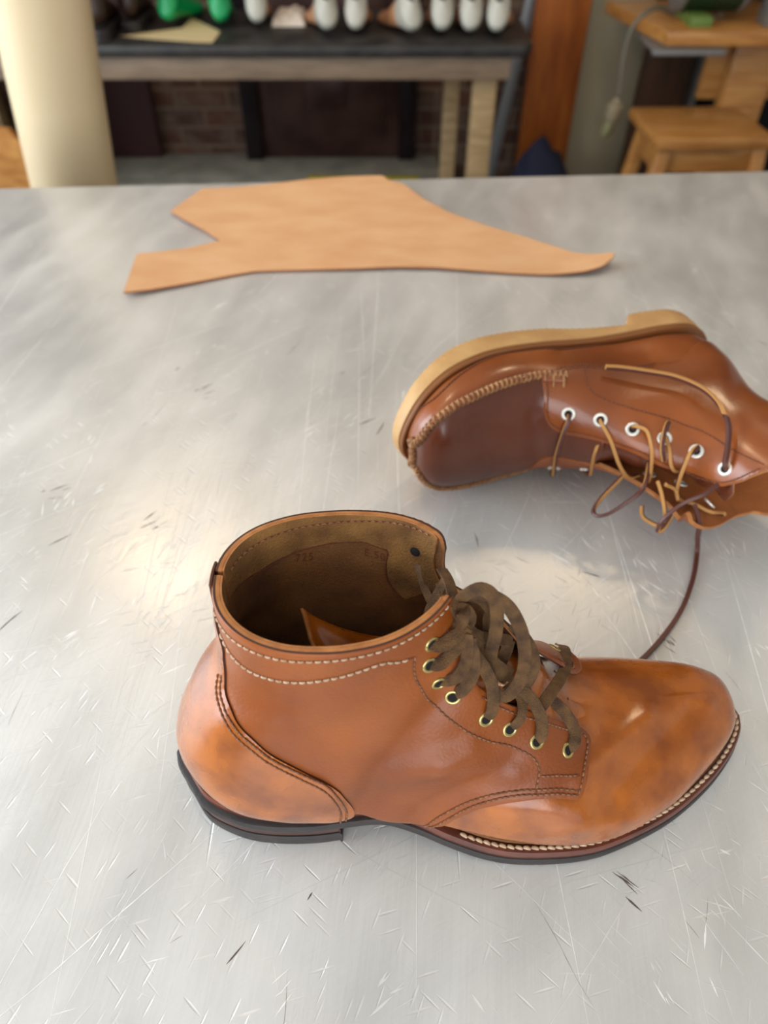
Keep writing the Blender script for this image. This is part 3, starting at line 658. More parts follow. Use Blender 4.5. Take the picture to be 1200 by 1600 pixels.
# whip bar where the seam meets the quarter
mb = MB()
for (a, b), (c, d) in (((849, 585), (850, 597)), ((862, 584), (864, 605)), ((878, 586), (880, 606))):
    u0, u1 = S2.cast(a, b), S2.cast(c, d); mb.tube([S2.at(u0[0]*(1-t)+u1[0]*t, u0[1]*(1-t)+u1[1]*t, .0012+.0022*math.sin(t*math.pi)) for t in np.linspace(0, 1, 8)], .0009, 8)
a, b = S2.cast(846, 594), S2.cast(884, 596); mb.tube([S2.at(a[0]*(1-t)+b[0]*t, a[1]*(1-t)+b[1]*t, .0010) for t in np.linspace(0, 1, 8)], .0024, 10, m=1)
mb.build('seam_end_bar', [M['braid'], M['moc']], moc, smooth=True)
# backstay
mb = MB(); V = []; Fc = []
us_ = np.linspace(.70, 1.0, 50)
bs = [(.70, .055), (.76, .055), (.84, .05), (.92, .045), (1.0, .045)]
S2.patch('backstay', bs+[(a, -b) for a, b in bs[::-1]], .0020, .0014, (M['plug'], M['edge_dark'], M['plug']), moc)
# eyelets
ME = [(888, 646), (938, 656), (988, 671), (1038, 686), (1088, 706), (1135, 733)]
MEU = S2.trace(ME)
for i, e in enumerate(MEU):
    eyelet(S2, e, .0020, .0052, 'nickel', moc, tr=.0013)
    eyelet(S2, (e[0], -abs(e[1])*(FLR if i > 2 else .93)*.97), .0028, .0052, 'nickel', moc, tr=.0013)
# rawhide laces
mb = MB()
def ml(pts, hint=(0, -.5, .8), w=.0030, t=.0026):
    P = []
    for p in pts:
        if len(p) == 3: P.append(tuple(S2.at(*S2.cast(p[0], p[1]), p[2])))
        else: P.append(tuple(atz(p[0], p[1], TZ+p[3])))
    strap(mb, P, w, t, hint)
ml([(888, 646, 0), (889, 652, .004), (881, 672, .006), (872, 702, .007), (865, 730, .007), (861, 747, .004), (862, 754, -.004)])
ml([(938, 655, 0), (941, 662, .005), (956, 683, .008), (972, 714, .009), (985, 730, .008), (998, 738, .003)], (.6, .3, .7))
ml([(942, 690, -.003), (930, 704, .002), (922, 740, .006), (916, 768, .006), (909, 781, .005), (904, 774, .002), (906, 762, 0)], (.7, -.1, .6))
ml([(988, 671, 0), (991, 668, .005), (1008, 677, .008), (1018, 700, .010), (1020, 728, .009), (1014, 748, .006)], (.6, .3, .7))
ml([(1014, 724, 0, .055), (1010, 750, 0, .055), (1000, 769, 0, .050), (975, 788, 0, .042), (950, 803, 0, .034), (933, 806, 0, .030), (927, 798, 0, .030), (937, 781, 0, .034), (955, 762, 0, .04), (972, 744, 0, .045)], (.3, .5, .8))
ml([(1038, 686, 0), (1043, 664, .004), (1036, 676, .008), (1034, 700, .009), (1038, 716, .006)])
ml([(1040, 680, 0), (1045, 700, .005), (1050, 722, .006), (1056, 732, .003), (1060, 738, -.003)], (.7, .3, .6))
ml([(1088, 706, 0), (1090, 702, .006), (1075, 716, .010), (1065, 745, .012), (1068, 775, .012), (1080, 798, .010), (1092, 806, .008), (1096, 818, .004), (1094, 830, .000)], (.8, .1, .6))
ml([(1122, 757, 0, .07), (1100, 772, 0, .066), (1070, 785, 0, .060), (1045, 803, 0, .05), (1032, 818, 0, .042), (1028, 830, 0, .036), (1036, 826, 0, .036), (1050, 805, 0, .04)], (.2, .5, .8))
ml([(1028, 752, 0, .055), (1035, 775, 0, .05), (1039, 800, 0, .046), (1036, 815, 0, .04)], (.8, .1, .6))
ml([(1040, 757, 0, .055), (1055, 765, 0, .05), (1060, 782, 0, .046)], (.6, .3, .6))
ml([(1003, 790, 0, .03), (1004, 806, 0, .024), (1018, 817, 0, .022), (1036, 822, 0, .024), (1048, 808, 0, .03)], (.3, .3, .9))
ml([(1137, 735, 0), (1140, 728, .006), (1143, 706, .008), (1139, 676, .010), (1121, 646, .010), (1092, 622, .010), (1050, 606, .010), (1000, 596, .010), (962, 589, .009), (940, 586, .008)], (0, -.95, -.1), w=.0036, t=.0032)
mb.build('lace', [M['rawhide'], M['rawhide_flesh']], moc, smooth=True, angle=35)
mb = MB(); P = [tuple(atz(x, y, TZ+z)) for x, y, z in ((1086, 790, .055), (1092, 818, .036), (1090, 842, .014), (1089, 864, .0022), (1083, 903, .0018), (1066, 950, .0018), (1040, 990, .0018), (1008, 1026, .0018), (975, 1052, .0018), (945, 1066, .0018))]
strap(mb, P, .0032, .0030, (0, 0, 1)); mb.build('lace_end', [M['rawhide'], M['rawhide']], moc, smooth=True, angle=35)
# ================================================================== WORKTOP, ROOM
def scratched(name, base, base2):
    m = bpy.data.materials.new(name); m.use_nodes = True; nt = m.node_tree; n = nt.nodes; l = nt.links; B = n['Principled BSDF']
    tc = n.new('ShaderNodeTexCoord')
    def mp(rot, sc, loc=(0, 0, 0)):
        a = n.new('ShaderNodeMapping'); a.vector_type = 'POINT'; a.inputs['Rotation'].default_value = (0, 0, rot); l.new(tc.outputs['Object'], a.inputs[0])
        b = n.new('ShaderNodeMapping'); b.inputs['Scale'].default_value = sc; b.inputs['Location'].default_value = loc; l.new(a.outputs[0], b.inputs[0]); return b.outputs[0]
    def math_(op, a, b=None, clamp=False):
        q = n.new('ShaderNodeMath'); q.operation = op; q.use_clamp = clamp
        for i, x in enumerate((a, b)):
            if x is None: continue
            if isinstance(x, (int, float)): q.inputs[i].default_value = x
            else: l.new(x, q.inputs[i])
        return q.outputs[0]
    def ramp(x, a, b, lo=0, hi=1):
        q = n.new('ShaderNodeMapRange'); q.inputs[1].default_value = a; q.inputs[2].default_value = b; q.inputs[3].default_value = lo; q.inputs[4].default_value = hi; l.new(x, q.inputs[0]); return q.outputs[0]
    def nz(vec, sc, det=3):
        q = n.new('ShaderNodeTexNoise'); q.inputs['Scale'].default_value = sc; q.inputs['Detail'].default_value = det; l.new(vec, q.inputs[0]); return q.outputs[0]
    tot = None
    rng = random.Random(3)
    def strokes(ang, cx, cl, rad, keep, seed):
        # needle shaped scratches: one stretched cell point each, some cells left empty
        v = n.new('ShaderNodeTexVoronoi'); v.inputs['Scale'].default_value = 1; v.voronoi_dimensions = '2D'
        w = n.new('ShaderNodeVectorMath'); w.operation = 'ADD'
        wn = n.new('ShaderNodeTexNoise'); wn.inputs['Scale'].default_value = .5; wn.inputs['Detail'].default_value = 1
        vec = mp(ang, (cx, cl, 1), (seed*3.7, seed*1.9, 0)); l.new(vec, wn.inputs[0])
        sc = n.new('ShaderNodeVectorMath'); sc.operation = 'MULTIPLY'; sc.inputs[1].default_value = (.9, 0, 0); l.new(wn.outputs['Color'], sc.inputs[0])
        l.new(vec, w.inputs[0]); l.new(sc.outputs[0], w.inputs[1]); l.new(w.outputs[0], v.inputs['Vector'])
        s = ramp(v.outputs['Distance'], rad*.35, rad, 1, 0)
        cs = n.new('ShaderNodeSeparateColor'); l.new(v.outputs['Color'], cs.inputs[0])
        k = math_('LESS_THAN', cs.outputs[0], keep)
        amp = math_('MULTIPLY', cs.outputs[1], k); return math_('MULTIPLY', s, amp)
    specs = [(.4, 260, 26, .16, .36), (-.85, 260, 24, .16, .34), (1.3, 240, 22, .15, .3), (.0, 75, 1.8, .045, .4)]
    for i, (a, cx, cl, r_, kp) in enumerate(specs):
        s = strokes(a, cx, cl, r_, kp, i+1); tot = s if tot is None else math_('MAXIMUM', tot, s)
    big = nz(mp(0, (1, 1, 1)), 5, 4); med = nz(mp(.3, (1, .35, 1)), 22, 6); fine = nz(mp(.1, (1, .05, 1)), 300, 2); fine2 = nz(mp(1.0, (1, .06, 1)), 260, 2)
    dens = ramp(big, .35, .6, .45, 1); tot = math_('MULTIPLY', tot, dens)
    cr = n.new('ShaderNodeValToRGB'); e = cr.color_ramp.elements; e[0].position = .38; e[1].position = .64; e[0].color = base; e[1].color = base2
    mm = math_('ADD', math_('MULTIPLY', big, .5), math_('MULTIPLY', med, .5)); l.new(mm, cr.inputs[0])
    mx = n.new('ShaderNodeMix'); mx.data_type = 'RGBA'; l.new(math_('MULTIPLY', tot, .4), mx.inputs[0]); l.new(cr.outputs[0], mx.inputs[6]); mx.inputs[7].default_value = srgb(244, 242, 238)
    # a few dark specks and stains
    v2 = n.new('ShaderNodeTexVoronoi'); v2.inputs['Scale'].default_value = 9; l.new(mp(.2, (1, 1, 1)), v2.inputs['Vector'])
    c2 = n.new('ShaderNodeSeparateColor'); l.new(v2.outputs['Color'], c2.inputs[0])
    sp = math_('MULTIPLY', ramp(v2.outputs['Distance'], .02, .09, 1, 0), math_('LESS_THAN', c2.outputs[0], .12))
    mx2 = n.new('ShaderNodeMix'); mx2.data_type = 'RGBA'; l.new(math_('MULTIPLY', sp, .35), mx2.inputs[0]); l.new(mx.outputs[2], mx2.inputs[6]); mx2.inputs[7].default_value = srgb(140, 116, 84)
    l.new(mx2.outputs[2], B.inputs['Base Color'])
    B.inputs['Metallic'].default_value = .35; B.inputs['Coat Weight'].default_value = .06; B.inputs['Coat Roughness'].default_value = .09
    ro = math_('ADD', ramp(med, .3, .7, .30, .46), math_('MULTIPLY', tot, .05)); l.new(ro, B.inputs['Roughness'])
    h = math_('ADD', math_('MULTIPLY', tot, -.9), math_('MULTIPLY', math_('ADD', fine, fine2), .35)); h = math_('ADD', h, math_('MULTIPLY', med, .5))
    bp = n.new('ShaderNodeBump'); bp.inputs['Strength'].default_value = .55; bp.inputs['Distance'].default_value = .0006; l.new(h, bp.inputs['Height']); l.new(bp.outputs[0], B.inputs['Normal'])
    return m
M['metal_top'] = scratched('scratched_grey_sheet_metal', srgb(200, 197, 192), srgb(224, 221, 216))
M['pine'] = mat('varnished_pine', srgb(164, 106, 50), .32, col2=srgb(194, 138, 74), scale=7, detail=5, stretch=(1, 8, 8), coat=.3)
M['pale_wood'] = mat('raw_pale_timber', srgb(150, 122, 84), .6, col2=srgb(178, 150, 108), scale=9, stretch=(1, 6, 6))
M['brownwood'] = mat('stained_brown_board', srgb(134, 66, 18), .45, col2=srgb(164, 90, 30), scale=5, stretch=(6, 6, 1), detail=6)
M['darkwood'] = mat('dark_brown_board', srgb(62, 38, 20), .6, col2=srgb(80, 50, 28), scale=5, stretch=(6, 6, 1))
M['black_top'] = mat('worn_black_bench_top', srgb(34, 32, 31), .5, col2=srgb(56, 52, 48), scale=14)
M['grey_wood'] = mat('grey_brown_rail', srgb(122, 102, 84), .6, col2=srgb(142, 120, 98), scale=9, stretch=(1, 6, 6))
M['scratch'] = mat('bright_scratch', srgb(246, 246, 244), .5, metal=.2)
M['scratch_faint'] = mat('faint_scratch', srgb(228, 227, 224), .5, metal=.3)
M['scratch_dark'] = mat('dark_scratch', srgb(96, 84, 76), .6)
# --- cutting table
tl, tr = atz(0, 294, TZ), atz(1200, 267, TZ)
sl = (tr.y-tl.y)/(tr.x-tl.x); y_at = lambda x: tl.y+(x-tl.x)*sl
X0, X1, Y0 = -1.25, 1.35, -.09
table = empty('work_table', (0, .5, 0), 'large grey worktable with a scratched metal top under both boots', 'table')
V = [(X0, Y0, TZ), (X1, Y0, TZ), (X1, y_at(X1), TZ), (X0, y_at(X0), TZ)]
mb = MB(); mb.add([Vector(p) for p in V]+[Vector((p[0], p[1], TZ-.04)) for p in V], [(0, 1, 2, 3), (7, 6, 5, 4), (0, 4, 5, 1), (1, 5, 6, 2), (2, 6, 7, 3), (3, 7, 4, 0)])
top_ = mb.build('tabletop', [M['metal_top'], M['scratch'], M['scratch_dark'], M['scratch_faint']], table, bevel=.002)
def scratches():
    rg = random.Random(11); V = []; Fc = []; mi = []
    def stroke(x, y, ang, L_, w, m, bend=.05):
        n = max(3, int(L_/.004)+1); b0 = len(V); zz = TZ+.00006+rg.random()*.00004; a = ang; px_, py_ = x, y
        for i in range(n+1):
            t = i/n; ww = w*(.12+math.sin(math.pi*min(1, t*1.05+.02)))*.5*rg.uniform(.55, 1.3)
            V.append(Vector((px_-math.sin(a)*ww, py_+math.cos(a)*ww, zz))); V.append(Vector((px_+math.sin(a)*ww, py_-math.cos(a)*ww, zz)))
            px_ += math.cos(a)*L_/n; py_ += math.sin(a)*L_/n; a += (rg.random()-.5)*bend
        for i in range(n): Fc.append((b0+2*i+1, b0+2*i+3, b0+2*i+2, b0+2*i)); mi.append(m)
    def pos():
        y = .06+abs(rg.gauss(0, .42)); return rg.uniform(-.75, .8), y
    def tone(): q = rg.random(); return 1 if q < .38 else (3 if q < .95 else 2)
    for k in range(6500):
        x, y = pos()
        if y > 1.0: continue
        f = noise.noise(Vector((x*6, y*6, 2)))
        if rg.random() > .5+f*1.5: continue
        ang = rg.gauss(.80, .32) if x < .03 else rg.gauss(2.15, .28)
        if rg.random() < .28: ang = rg.uniform(0, 3.14)
        L_ = min(.16, .004+rg.expovariate(1/.016)); w = (.00014+rg.random()**4*.0010)*(1.0 if L_ < .03 else .55)
        stroke(x, y, ang, L_, w, tone(), .14)
    for k in range(260):           # bunches of short dabs
        x, y = pos(); ang = (rg.gauss(.9, .3) if x < .03 else rg.gauss(2.1, .3)); m = tone()
        if y > 1: continue
        for j in range(rg.randint(2, 6)): stroke(x+rg.gauss(0, .004), y+rg.gauss(0, .004), ang+rg.gauss(0, .15), rg.uniform(.004, .016), rg.uniform(.0003, .0013), m)
    for k in range(130):           # long thin curved cuts
        x, y = rg.uniform(-.6, .7), rg.uniform(.03, .7); stroke(x, y, rg.gauss(.85, .3) if x < .1 else rg.gauss(2.2, .35), rg.uniform(.08, .26), rg.uniform(.0002, .0005), rg.choice([1, 3, 3]), .05)
    for k in range(110):           # long cuts running away from the near edge
        x = rg.uniform(-.7, .8); y = rg.uniform(.03, .6); stroke(x, y, 1.57+rg.gauss(0, .05), rg.uniform(.12, .45), rg.uniform(.0002, .0006), rg.choice([1, 3, 3]), .012)
    me = top_.data; bm = bmesh.new(); bm.from_mesh(me); vs = [bm.verts.new(p-table.location) for p in V]
    for q, m in zip(Fc, mi): f = bm.faces.new([vs[i] for i in q]); f.material_index = m; f.smooth = False
    for f in bm.faces:
        f.normal_update()
    bm.to_mesh(me); bm.free()
scratches()
mb = MB(); mb.box(X0+.08, X1-.08, Y0+.08, Y0+.11, TZ-.16, TZ-.04); mb.box(X0+.08, X1-.08, .92, .95, TZ-.16, TZ-.04); mb.box(X0+.08, X0+.11, Y0+.11, .92, TZ-.16, TZ-.04); mb.box(X1-.11, X1-.08, Y0+.11, .92, TZ-.16, TZ-.04)
mb.build('apron', M['pale_wood'], table)
for x in (X0+.12, X1-.12):
    for y in (Y0+.12, .90): mb = MB(); mb.box(x-.035, x+.035, y-.035, y+.035, 0, TZ-.045); mb.build('leg', M['pale_wood'], table, bevel=.004)
# --- cut leather piece on the table
def leather_piece():
    out = [(268, 337), (290, 320), (318, 300), (360, 297), (420, 291), (480, 284), (540, 280), (598, 279), (606, 286), (630, 292), (660, 315), (700, 336), (760, 357), (820, 374), (870, 392), (900, 404), (925, 408), (958, 411), (953, 419), (938, 428), (912, 432), (860, 433), (800, 431), (740, 427), (680, 423), (620, 422), (560, 424), (500, 425), (440, 426), (400, 427), (360, 434), (300, 446), (240, 458), (195, 465), (204, 440), (216, 405), (240, 402), (290, 394), (345, 380), (320, 364), (292, 350)]
    P = [atz(x, y, TZ) for x, y in out]; P = resample(np.array([(p.x, p.y) for p in P+P[:1]]), .006)[:-1]
    n = len(P); pts = [Vector(p) for p in P]; lo, hi = P.min(0), P.max(0)
    g = .008
    for x in np.arange(lo[0], hi[0], g):
        for y in np.arange(lo[1], hi[1], g):
            bx, by = P[:, 0], P[:, 1]; x2, y2 = np.roll(bx, 1), np.roll(by, 1); m = ((by > y) != (y2 > y)); xs = (x2-bx)*(y-by)/np.where(y2 == by, 1e-9, y2-by)+bx
            if np.count_nonzero(m & (x < xs)) % 2 and np.min((bx-x)**2+(by-y)**2) > .003**2: pts.append(Vector((x, y)))
    v, e, f, *_ = delaunay_2d_cdt(pts, [], [list(range(n))], 1, 1e-7)
    tipx = atz(958, 411, TZ).x; lx = atz(200, 440, TZ).x
    def z(p):
        a = max(0, (p.x-(tipx-.10))/.10); b = max(0, (lx+.12-p.x)/.12)
        return .0008+.010*a*a+.003*b*b+.0022*(.5+.5*math.sin(p.x*17+1))*min(1, abs(p.y-.62)*6)*.6
    T = .0024; V = [Vector((p.x, p.y, TZ+z(p)+T)) for p in v]+[Vector((p.x, p.y, TZ+z(p))) for p in v]; k = len(v); fs = []; mi = []; cnt = {}
    for q in f:
        q = list(q); a, b, c = V[q[0]], V[q[1]], V[q[2]]
        if (b-a).cross(c-a).z < 0: q = q[::-1]
        fs += [q, [i+k for i in q[::-1]]]; mi += [0, 1]
        for a, b in zip(q, q[1:]+q[:1]): cnt[(a, b)] = 1
    for a, b in list(cnt):
        if (b, a) not in cnt: fs.append([b, a, a+k, b+k]); mi.append(1)
    o = mk('leather_offcut', V, fs, [M['hide'], M['hide_edge']], mi=mi, angle=50)
    rebase(o); tag(o, 'pale tan offcut of unfinished leather lying flat near the far table edge', 'leather')
M['hide'] = mat('pale_veg_tan_hide', srgb(212, 158, 112), .6, col2=srgb(222, 174, 128), scale=14, detail=6, stretch=(1, 2.2, 1), bump=.3, bscale=300)
M['hide_edge'] = mat('hide_edge', srgb(150, 96, 62), .8)
leather_piece()
# --- room shell
M['floor'] = mat('dark_concrete_floor', srgb(70, 62, 54), .6, col2=srgb(92, 82, 72), scale=3)
M['plaster'] = mat('pale_plaster', srgb(213, 209, 201), .8, bump=.2, bscale=40)
M['plaster_dim'] = mat('grey_green_wall_paint', srgb(160, 148, 122), .8)
def brick_mat():
    m = bpy.data.materials.new('old_painted_brick'); m.use_nodes = True; nt = m.node_tree; n = nt.nodes; l = nt.links; B = n['Principled BSDF']
    tc = n.new('ShaderNodeTexCoord'); mp = n.new('ShaderNodeMapping'); mp.inputs['Rotation'].default_value = (R(90), 0, 0); l.new(tc.outputs['Object'], mp.inputs[0])
    b = n.new('ShaderNodeTexBrick'); b.inputs['Scale'].default_value = 1; b.inputs['Brick Width'].default_value = .22; b.inputs['Row Height'].default_value = .075; b.inputs['Mortar Size'].default_value = .008; b.inputs['Mortar Smooth'].default_value = .4
    b.inputs['Color1'].default_value = srgb(96, 58, 40); b.inputs['Color2'].default_value = srgb(70, 42, 30); b.inputs['Mortar'].default_value = srgb(116, 96, 78); l.new(mp.outputs[0], b.inputs['Vector'])
    t = n.new('ShaderNodeTexNoise'); t.inputs['Scale'].default_value = 14; t.inputs['Detail'].default_value = 6; l.new(tc.outputs['Object'], t.inputs[0])
    r = n.new('ShaderNodeValToRGB'); r.color_ramp.elements[0].position = .40; r.color_ramp.elements[1].position = .70; l.new(t.outputs[0], r.inputs[0])
    x = n.new('ShaderNodeMix'); x.data_type = 'RGBA'; l.new(r.outputs[0], x.inputs[0]); l.new(b.outputs[0], x.inputs[6]); x.inputs[7].default_value = srgb(104, 84, 68); l.new(x.outputs[2], B.inputs['Base Color'])
    B.inputs['Roughness'].default_value = .85
    bp = n.new('ShaderNodeBump'); bp.inputs['Strength'].default_value = .6; bp.inputs['Distance'].default_value = .01; l.new(b.outputs[1], bp.inputs['Height']); bp.invert = True; l.new(bp.outputs[0], B.inputs['Normal']); return m
M['brick'] = brick_mat()
def box_(name, a, m, bevel=0, parent=None): mb = MB(); mb.box(*a); return mb.build(name, m, parent, bevel=bevel)
RX, LX, BY, FY, CZ = 2.6, -2.6, 3.42, -2.4, 2.9
struct(box_('floor', (LX-.1, RX+.1, FY-.1, BY+.1, -.1, 0), M['floor']))
struct(box_('ceiling', (LX-.1, RX+.1, FY-.1, BY+.1, CZ, CZ+.1), M['plaster']))
struct(box_('wall_back', (LX-.1, RX+.1, BY, BY+.12, 0, CZ), M['brick']))
struct(box_('wall_right', (RX, RX+.12, FY, BY, 0, CZ), M['plaster']))
M['glass'] = mat('window_glass', (1, 1, 1, 1), .02, trans=1)
M['white_paint'] = mat('white_frame_paint', srgb(225, 224, 218), .5)
def wall_with_opening(name, axis, c0, c1, a0, a1, w0, w1, z0, z1):
    mb = MB()
    def bb(p0, p1, q0, q1):
        if axis == 'x': mb.box(c0, c1, p0, p1, q0, q1)
        else: mb.box(p0, p1, c0, c1, q0, q1)
    bb(a0, w0, 0, CZ); bb(w1, a1, 0, CZ); bb(w0, w1, 0, z0); bb(w0, w1, z1, CZ); return struct(mb.build(name, M['plaster']))
wall_with_opening('wall_left', 'x', LX-.12, LX, FY, BY, -.6, 1.9, .9, 2.5)
wall_with_opening('wall_front', 'y', FY-.12, FY, LX, RX, -1.9, 1.7, .5, 2.6)
def window(name, axis, c, a0, a1, z0, z1):
    mb = MB(); f = .05; cuts = np.linspace(a0, a1, 4)
    def bb(p0, p1, q0, q1, d=.03):
        if axis == 'x': mb.box(c-d, c+d, p0, p1, q0, q1)
        else: mb.box(p0, p1, c-d, c+d, q0, q1)
    bb(a0, a1, z0, z0+f); bb(a0, a1, z1-f, z1)
    for q in cuts: bb(max(a0, q-f/2), min(a1, q+f/2), z0+f, z1-f)
    o = struct(mb.build(name, M['white_paint'])); mb = MB(); bb2 = (c-.004, c+.004)
    if axis == 'x': mb.box(c-.003, c+.003, a0+f, a1-f, z0+f, z1-f)
    else: mb.box(a0+f, a1-f, c-.003, c+.003, z0+f, z1-f)
    g = mb.build('window_pane', M['glass'], o); return o
# --- daylight through the two windows
def area(name, loc, rot, sx, sy, e, col):
    l = bpy.data.lights.new(name, 'AREA'); l.shape = 'RECTANGLE'; l.size = sx; l.size_y = sy; l.energy = e; l.color = col
    o = bpy.data.objects.new(name, l); C.objects.link(o); o.location = loc; o.rotation_euler = rot; return o
area('daylight_left', (LX+.05, .65, 1.7), (0, R(-90), 0), 1.5, 2.3, 92, (.80, .90, 1))
area('daylight_front', (-.3, FY+.05, 1.75), (R(90), 0, 0), 2.6, 1.6, 56, (.94, .97, 1))
def lamp(x, y, z, e, label):
    o = empty('pendant_lamp', (x, y, CZ), label, 'lamp', None)
    mb = MB(); mb.tube([(x, y, CZ), (x, y, z+.16)], .004, 8); mb.build('cord', M['near_black'], o)
    mb = MB(); mb.lathe([(.02, .17), (.03, .16), (.05, .12), (.12, .02), (.125, 0), (.118, 0), (.045, .11), (.02, .15)], (x, y, z), n=32); mb.build('shade', M['black_top'], o, smooth=True)
    mb = MB(); mb.lathe([(.0001, -.02), (.02, -.012), (.03, .012), (.026, .04), (.014, .07), (.0001, .08)], (x, y, z), n=24); mb.build('bulb', M['bulb'], o, smooth=True)
    l = bpy.data.lights.new('lamp_light', 'POINT'); l.energy = e; l.color = (1, .74, .46); l.shadow_soft_size = .11
    lo = bpy.data.objects.new('lamp_light', l); C.objects.link(lo); lo.location = (x, y, z-.06)
M['bulb'] = bpy.data.materials.new('glowing_bulb'); M['bulb'].use_nodes = True; b_ = M['bulb'].node_tree.nodes['Principled BSDF']; b_.inputs['Emission Color'].default_value = (1, .78, .5, 1); b_.inputs['Emission Strength'].default_value = 90
p1, p2 = Vector((-.316, .58, .83)), Vector((.26, .623, .789)); a1, a2 = atz(235, 985, TZ), atz(905, 915, TZ)
for (a, d, lb) in ((a1, p1, 'left of two black pendant lamps above the far half of the table'), (a2, p2, 'right of two black pendant lamps above the far half of the table')):
    q = a+d*((2.45-TZ)/d.z); lamp(q.x, q.y, 2.45, 11, lb)
# --- old fireplace behind the bench
M['iron'] = mat('dark_iron_cladding', srgb(48, 26, 22), .3, col2=srgb(78, 52, 44), scale=6, detail=6, bump=.5, bscale=12, metal=.2)
M['iron_dark'] = mat('black_iron_strip', srgb(30, 20, 24), .25, metal=.3)
M['hearth'] = mat('grey_hearth_stone', srgb(176, 168, 150), .6, col2=srgb(146, 140, 124), scale=8)
fx0, fx1 = aty(384, 200, 3.35).x, aty(652, 200, 3.36).x
fp = empty('fireplace', ((fx0+fx1)/2, 3.36, .12), 'boarded-up dark iron fireplace panel behind the black bench', 'fireplace')
zt_ = 1.0
mb = MB(); mb.box(fx0, fx1, 3.36, 3.41, .1205, zt_); mb.build('iron_panel', M['iron'], fp, bevel=.004)
for px in (393, 636): x = aty(px, 190, 3.34).x; mb = MB(); mb.box(x-.035, x+.035, 3.33, 3.36, .1205, zt_); mb.build('upright_strip', M['iron_dark'], fp, bevel=.004)
for (a, b, c, d) in ((430, 600, 140, 245),):
    x0, x1 = aty(a, 190, 3.34).x, aty(b, 190, 3.34).x; z0, z1 = .2, .78
    mb = MB(); mb.box(x0, x1, 3.35, 3.36, z0, z1); mb.box(x0+.14, x0+.3, 3.34, 3.35, z0+.12, z0+.25) if a == 430 else None; mb.build('panel_board', M['iron'], fp, bevel=.003)
hr_ = aty(690, 265, 3.1).x
h_ = box_('hearth', (fx0-.8, hr_, 3.08, 3.415, 0, .12), M['hearth'], bevel=.006); h_['kind'] = 'structure'; h_.name = 'trim_1'
yx0, yx1 = aty(480, 270, 3.12).x, aty(655, 270, 3.12).x
o = box_('folding_rule', (yx0, yx1, 3.10, 3.13, .12, .137), mat('yellow_paint', srgb(178, 160, 30), .5), bevel=.002); rebase(o); tag(o, 'thin yellow rule lying on the grey hearth behind the bench', 'ruler')
q0, q1 = aty(150, 200, 3.3).x, aty(238, 200, 3.3).x
o = box_('dark_red_board', (q0, q1, 3.36, 3.40, .1205, 1.0), mat('dark_red_paint', srgb(58, 26, 24), .6), bevel=.004); rebase(o); tag(o, 'dark red board against the brick wall, behind the roll side of the bench', 'board')
# --- black-topped bench
BZ = .733; BYf = 2.6; BYb = 3.06
bx1 = aty(836, 76, BYf).x; bx0 = -1.55
bench = empty('work_bench', (0, 2.8, 0), 'low bench with a worn black top and pale timber legs, holding shoe lasts', 'bench')
tk = BZ-aty(500, 91, BYf).z
mb = MB(); cz = .035; mb.add([Vector(p) for z in (BZ-tk, BZ) for p in ((bx0, BYf, z), (bx1-.03, BYf, z), (bx1, BYf+.04, z), (bx1, BYb-.05, z), (bx1-.04, BYb, z), (bx0, BYb, z))], [(5, 4, 3, 2, 1, 0), (6, 7, 8, 9, 10, 11)]+[(i, (i+1) % 6, 6+(i+1) % 6, 6+i) for i in range(6)]); mb.build('bench_top', M['black_top'], bench, bevel=.008)
ax1 = aty(797, 110, BYf+.03).x; az = aty(500, 125, BYf+.02).z
mb = MB(); mb.box(bx0+.05, ax1, BYf+.02, BYf+.05, az, BZ-tk-.001); mb.build('front_rail', M['grey_wood'], bench, bevel=.003)
mb = MB(); mb.box(bx0+.05, ax1, BYb-.08, BYb-.05, az, BZ-tk-.001); mb.build('rear_rail', M['grey_wood'], bench, bevel=.003)
lx0, lx1 = aty(739, 150, BYf+.05).x, aty(775, 150, BYf+.05).x
for xx in ((lx0, lx1), (bx0+.08, bx0+.15)):
    for yy in (BYf+.051, BYb-.15): mb = MB(); xo = 0 if yy < 2.7 or xx[0] < 0 else aty(691, 200, yy).x-lx0; mb.box(xx[0]+xo, xx[1]+xo-(.02 if xo else 0), yy, yy+.065, 0, BZ-tk-.001); mb.build('leg', M['pale_wood'], bench, bevel=.004)
# --- shoe lasts on the bench
LK = [(.26,.006,0,.26,.010,0,-.003,.003,.5,2.2,2.0),(.255,.003,0,.255,.022,0,-.018,.018,.45,2.4,2.0),(.24,.002,0,.24,.032,0,-.030,.030,.42,2.6,2.0),(.21,.002,0,.21,.043,0,-.041,.038,.4,2.8,2.1),(.17,.005,0,.17,.055,0,-.043,.039,.4,2.8,2.0),
      (.12,.012,0,.135,.078,0,-.036,.035,.4,2.6,2.0),(.07,.018,0,.11,.102,0,-.031,.031,.4,2.4,2.0),(.02,.02,0,.095,.122,0,-.031,.031,.42,2.4,2.0),(-.003,.036,0,.088,.126,0,-.034,.034,.44,2.3,2.0),(.004,.064,0,.080,.130,0,-.028,.028,.5,2.3,2.2),(.012,.088,0,.072,.124,0,-.019,.019,.5,2.3,2.3),(.015,.100,0,.070,.118,0,-.016,.016,.5,2.3,2.3)]
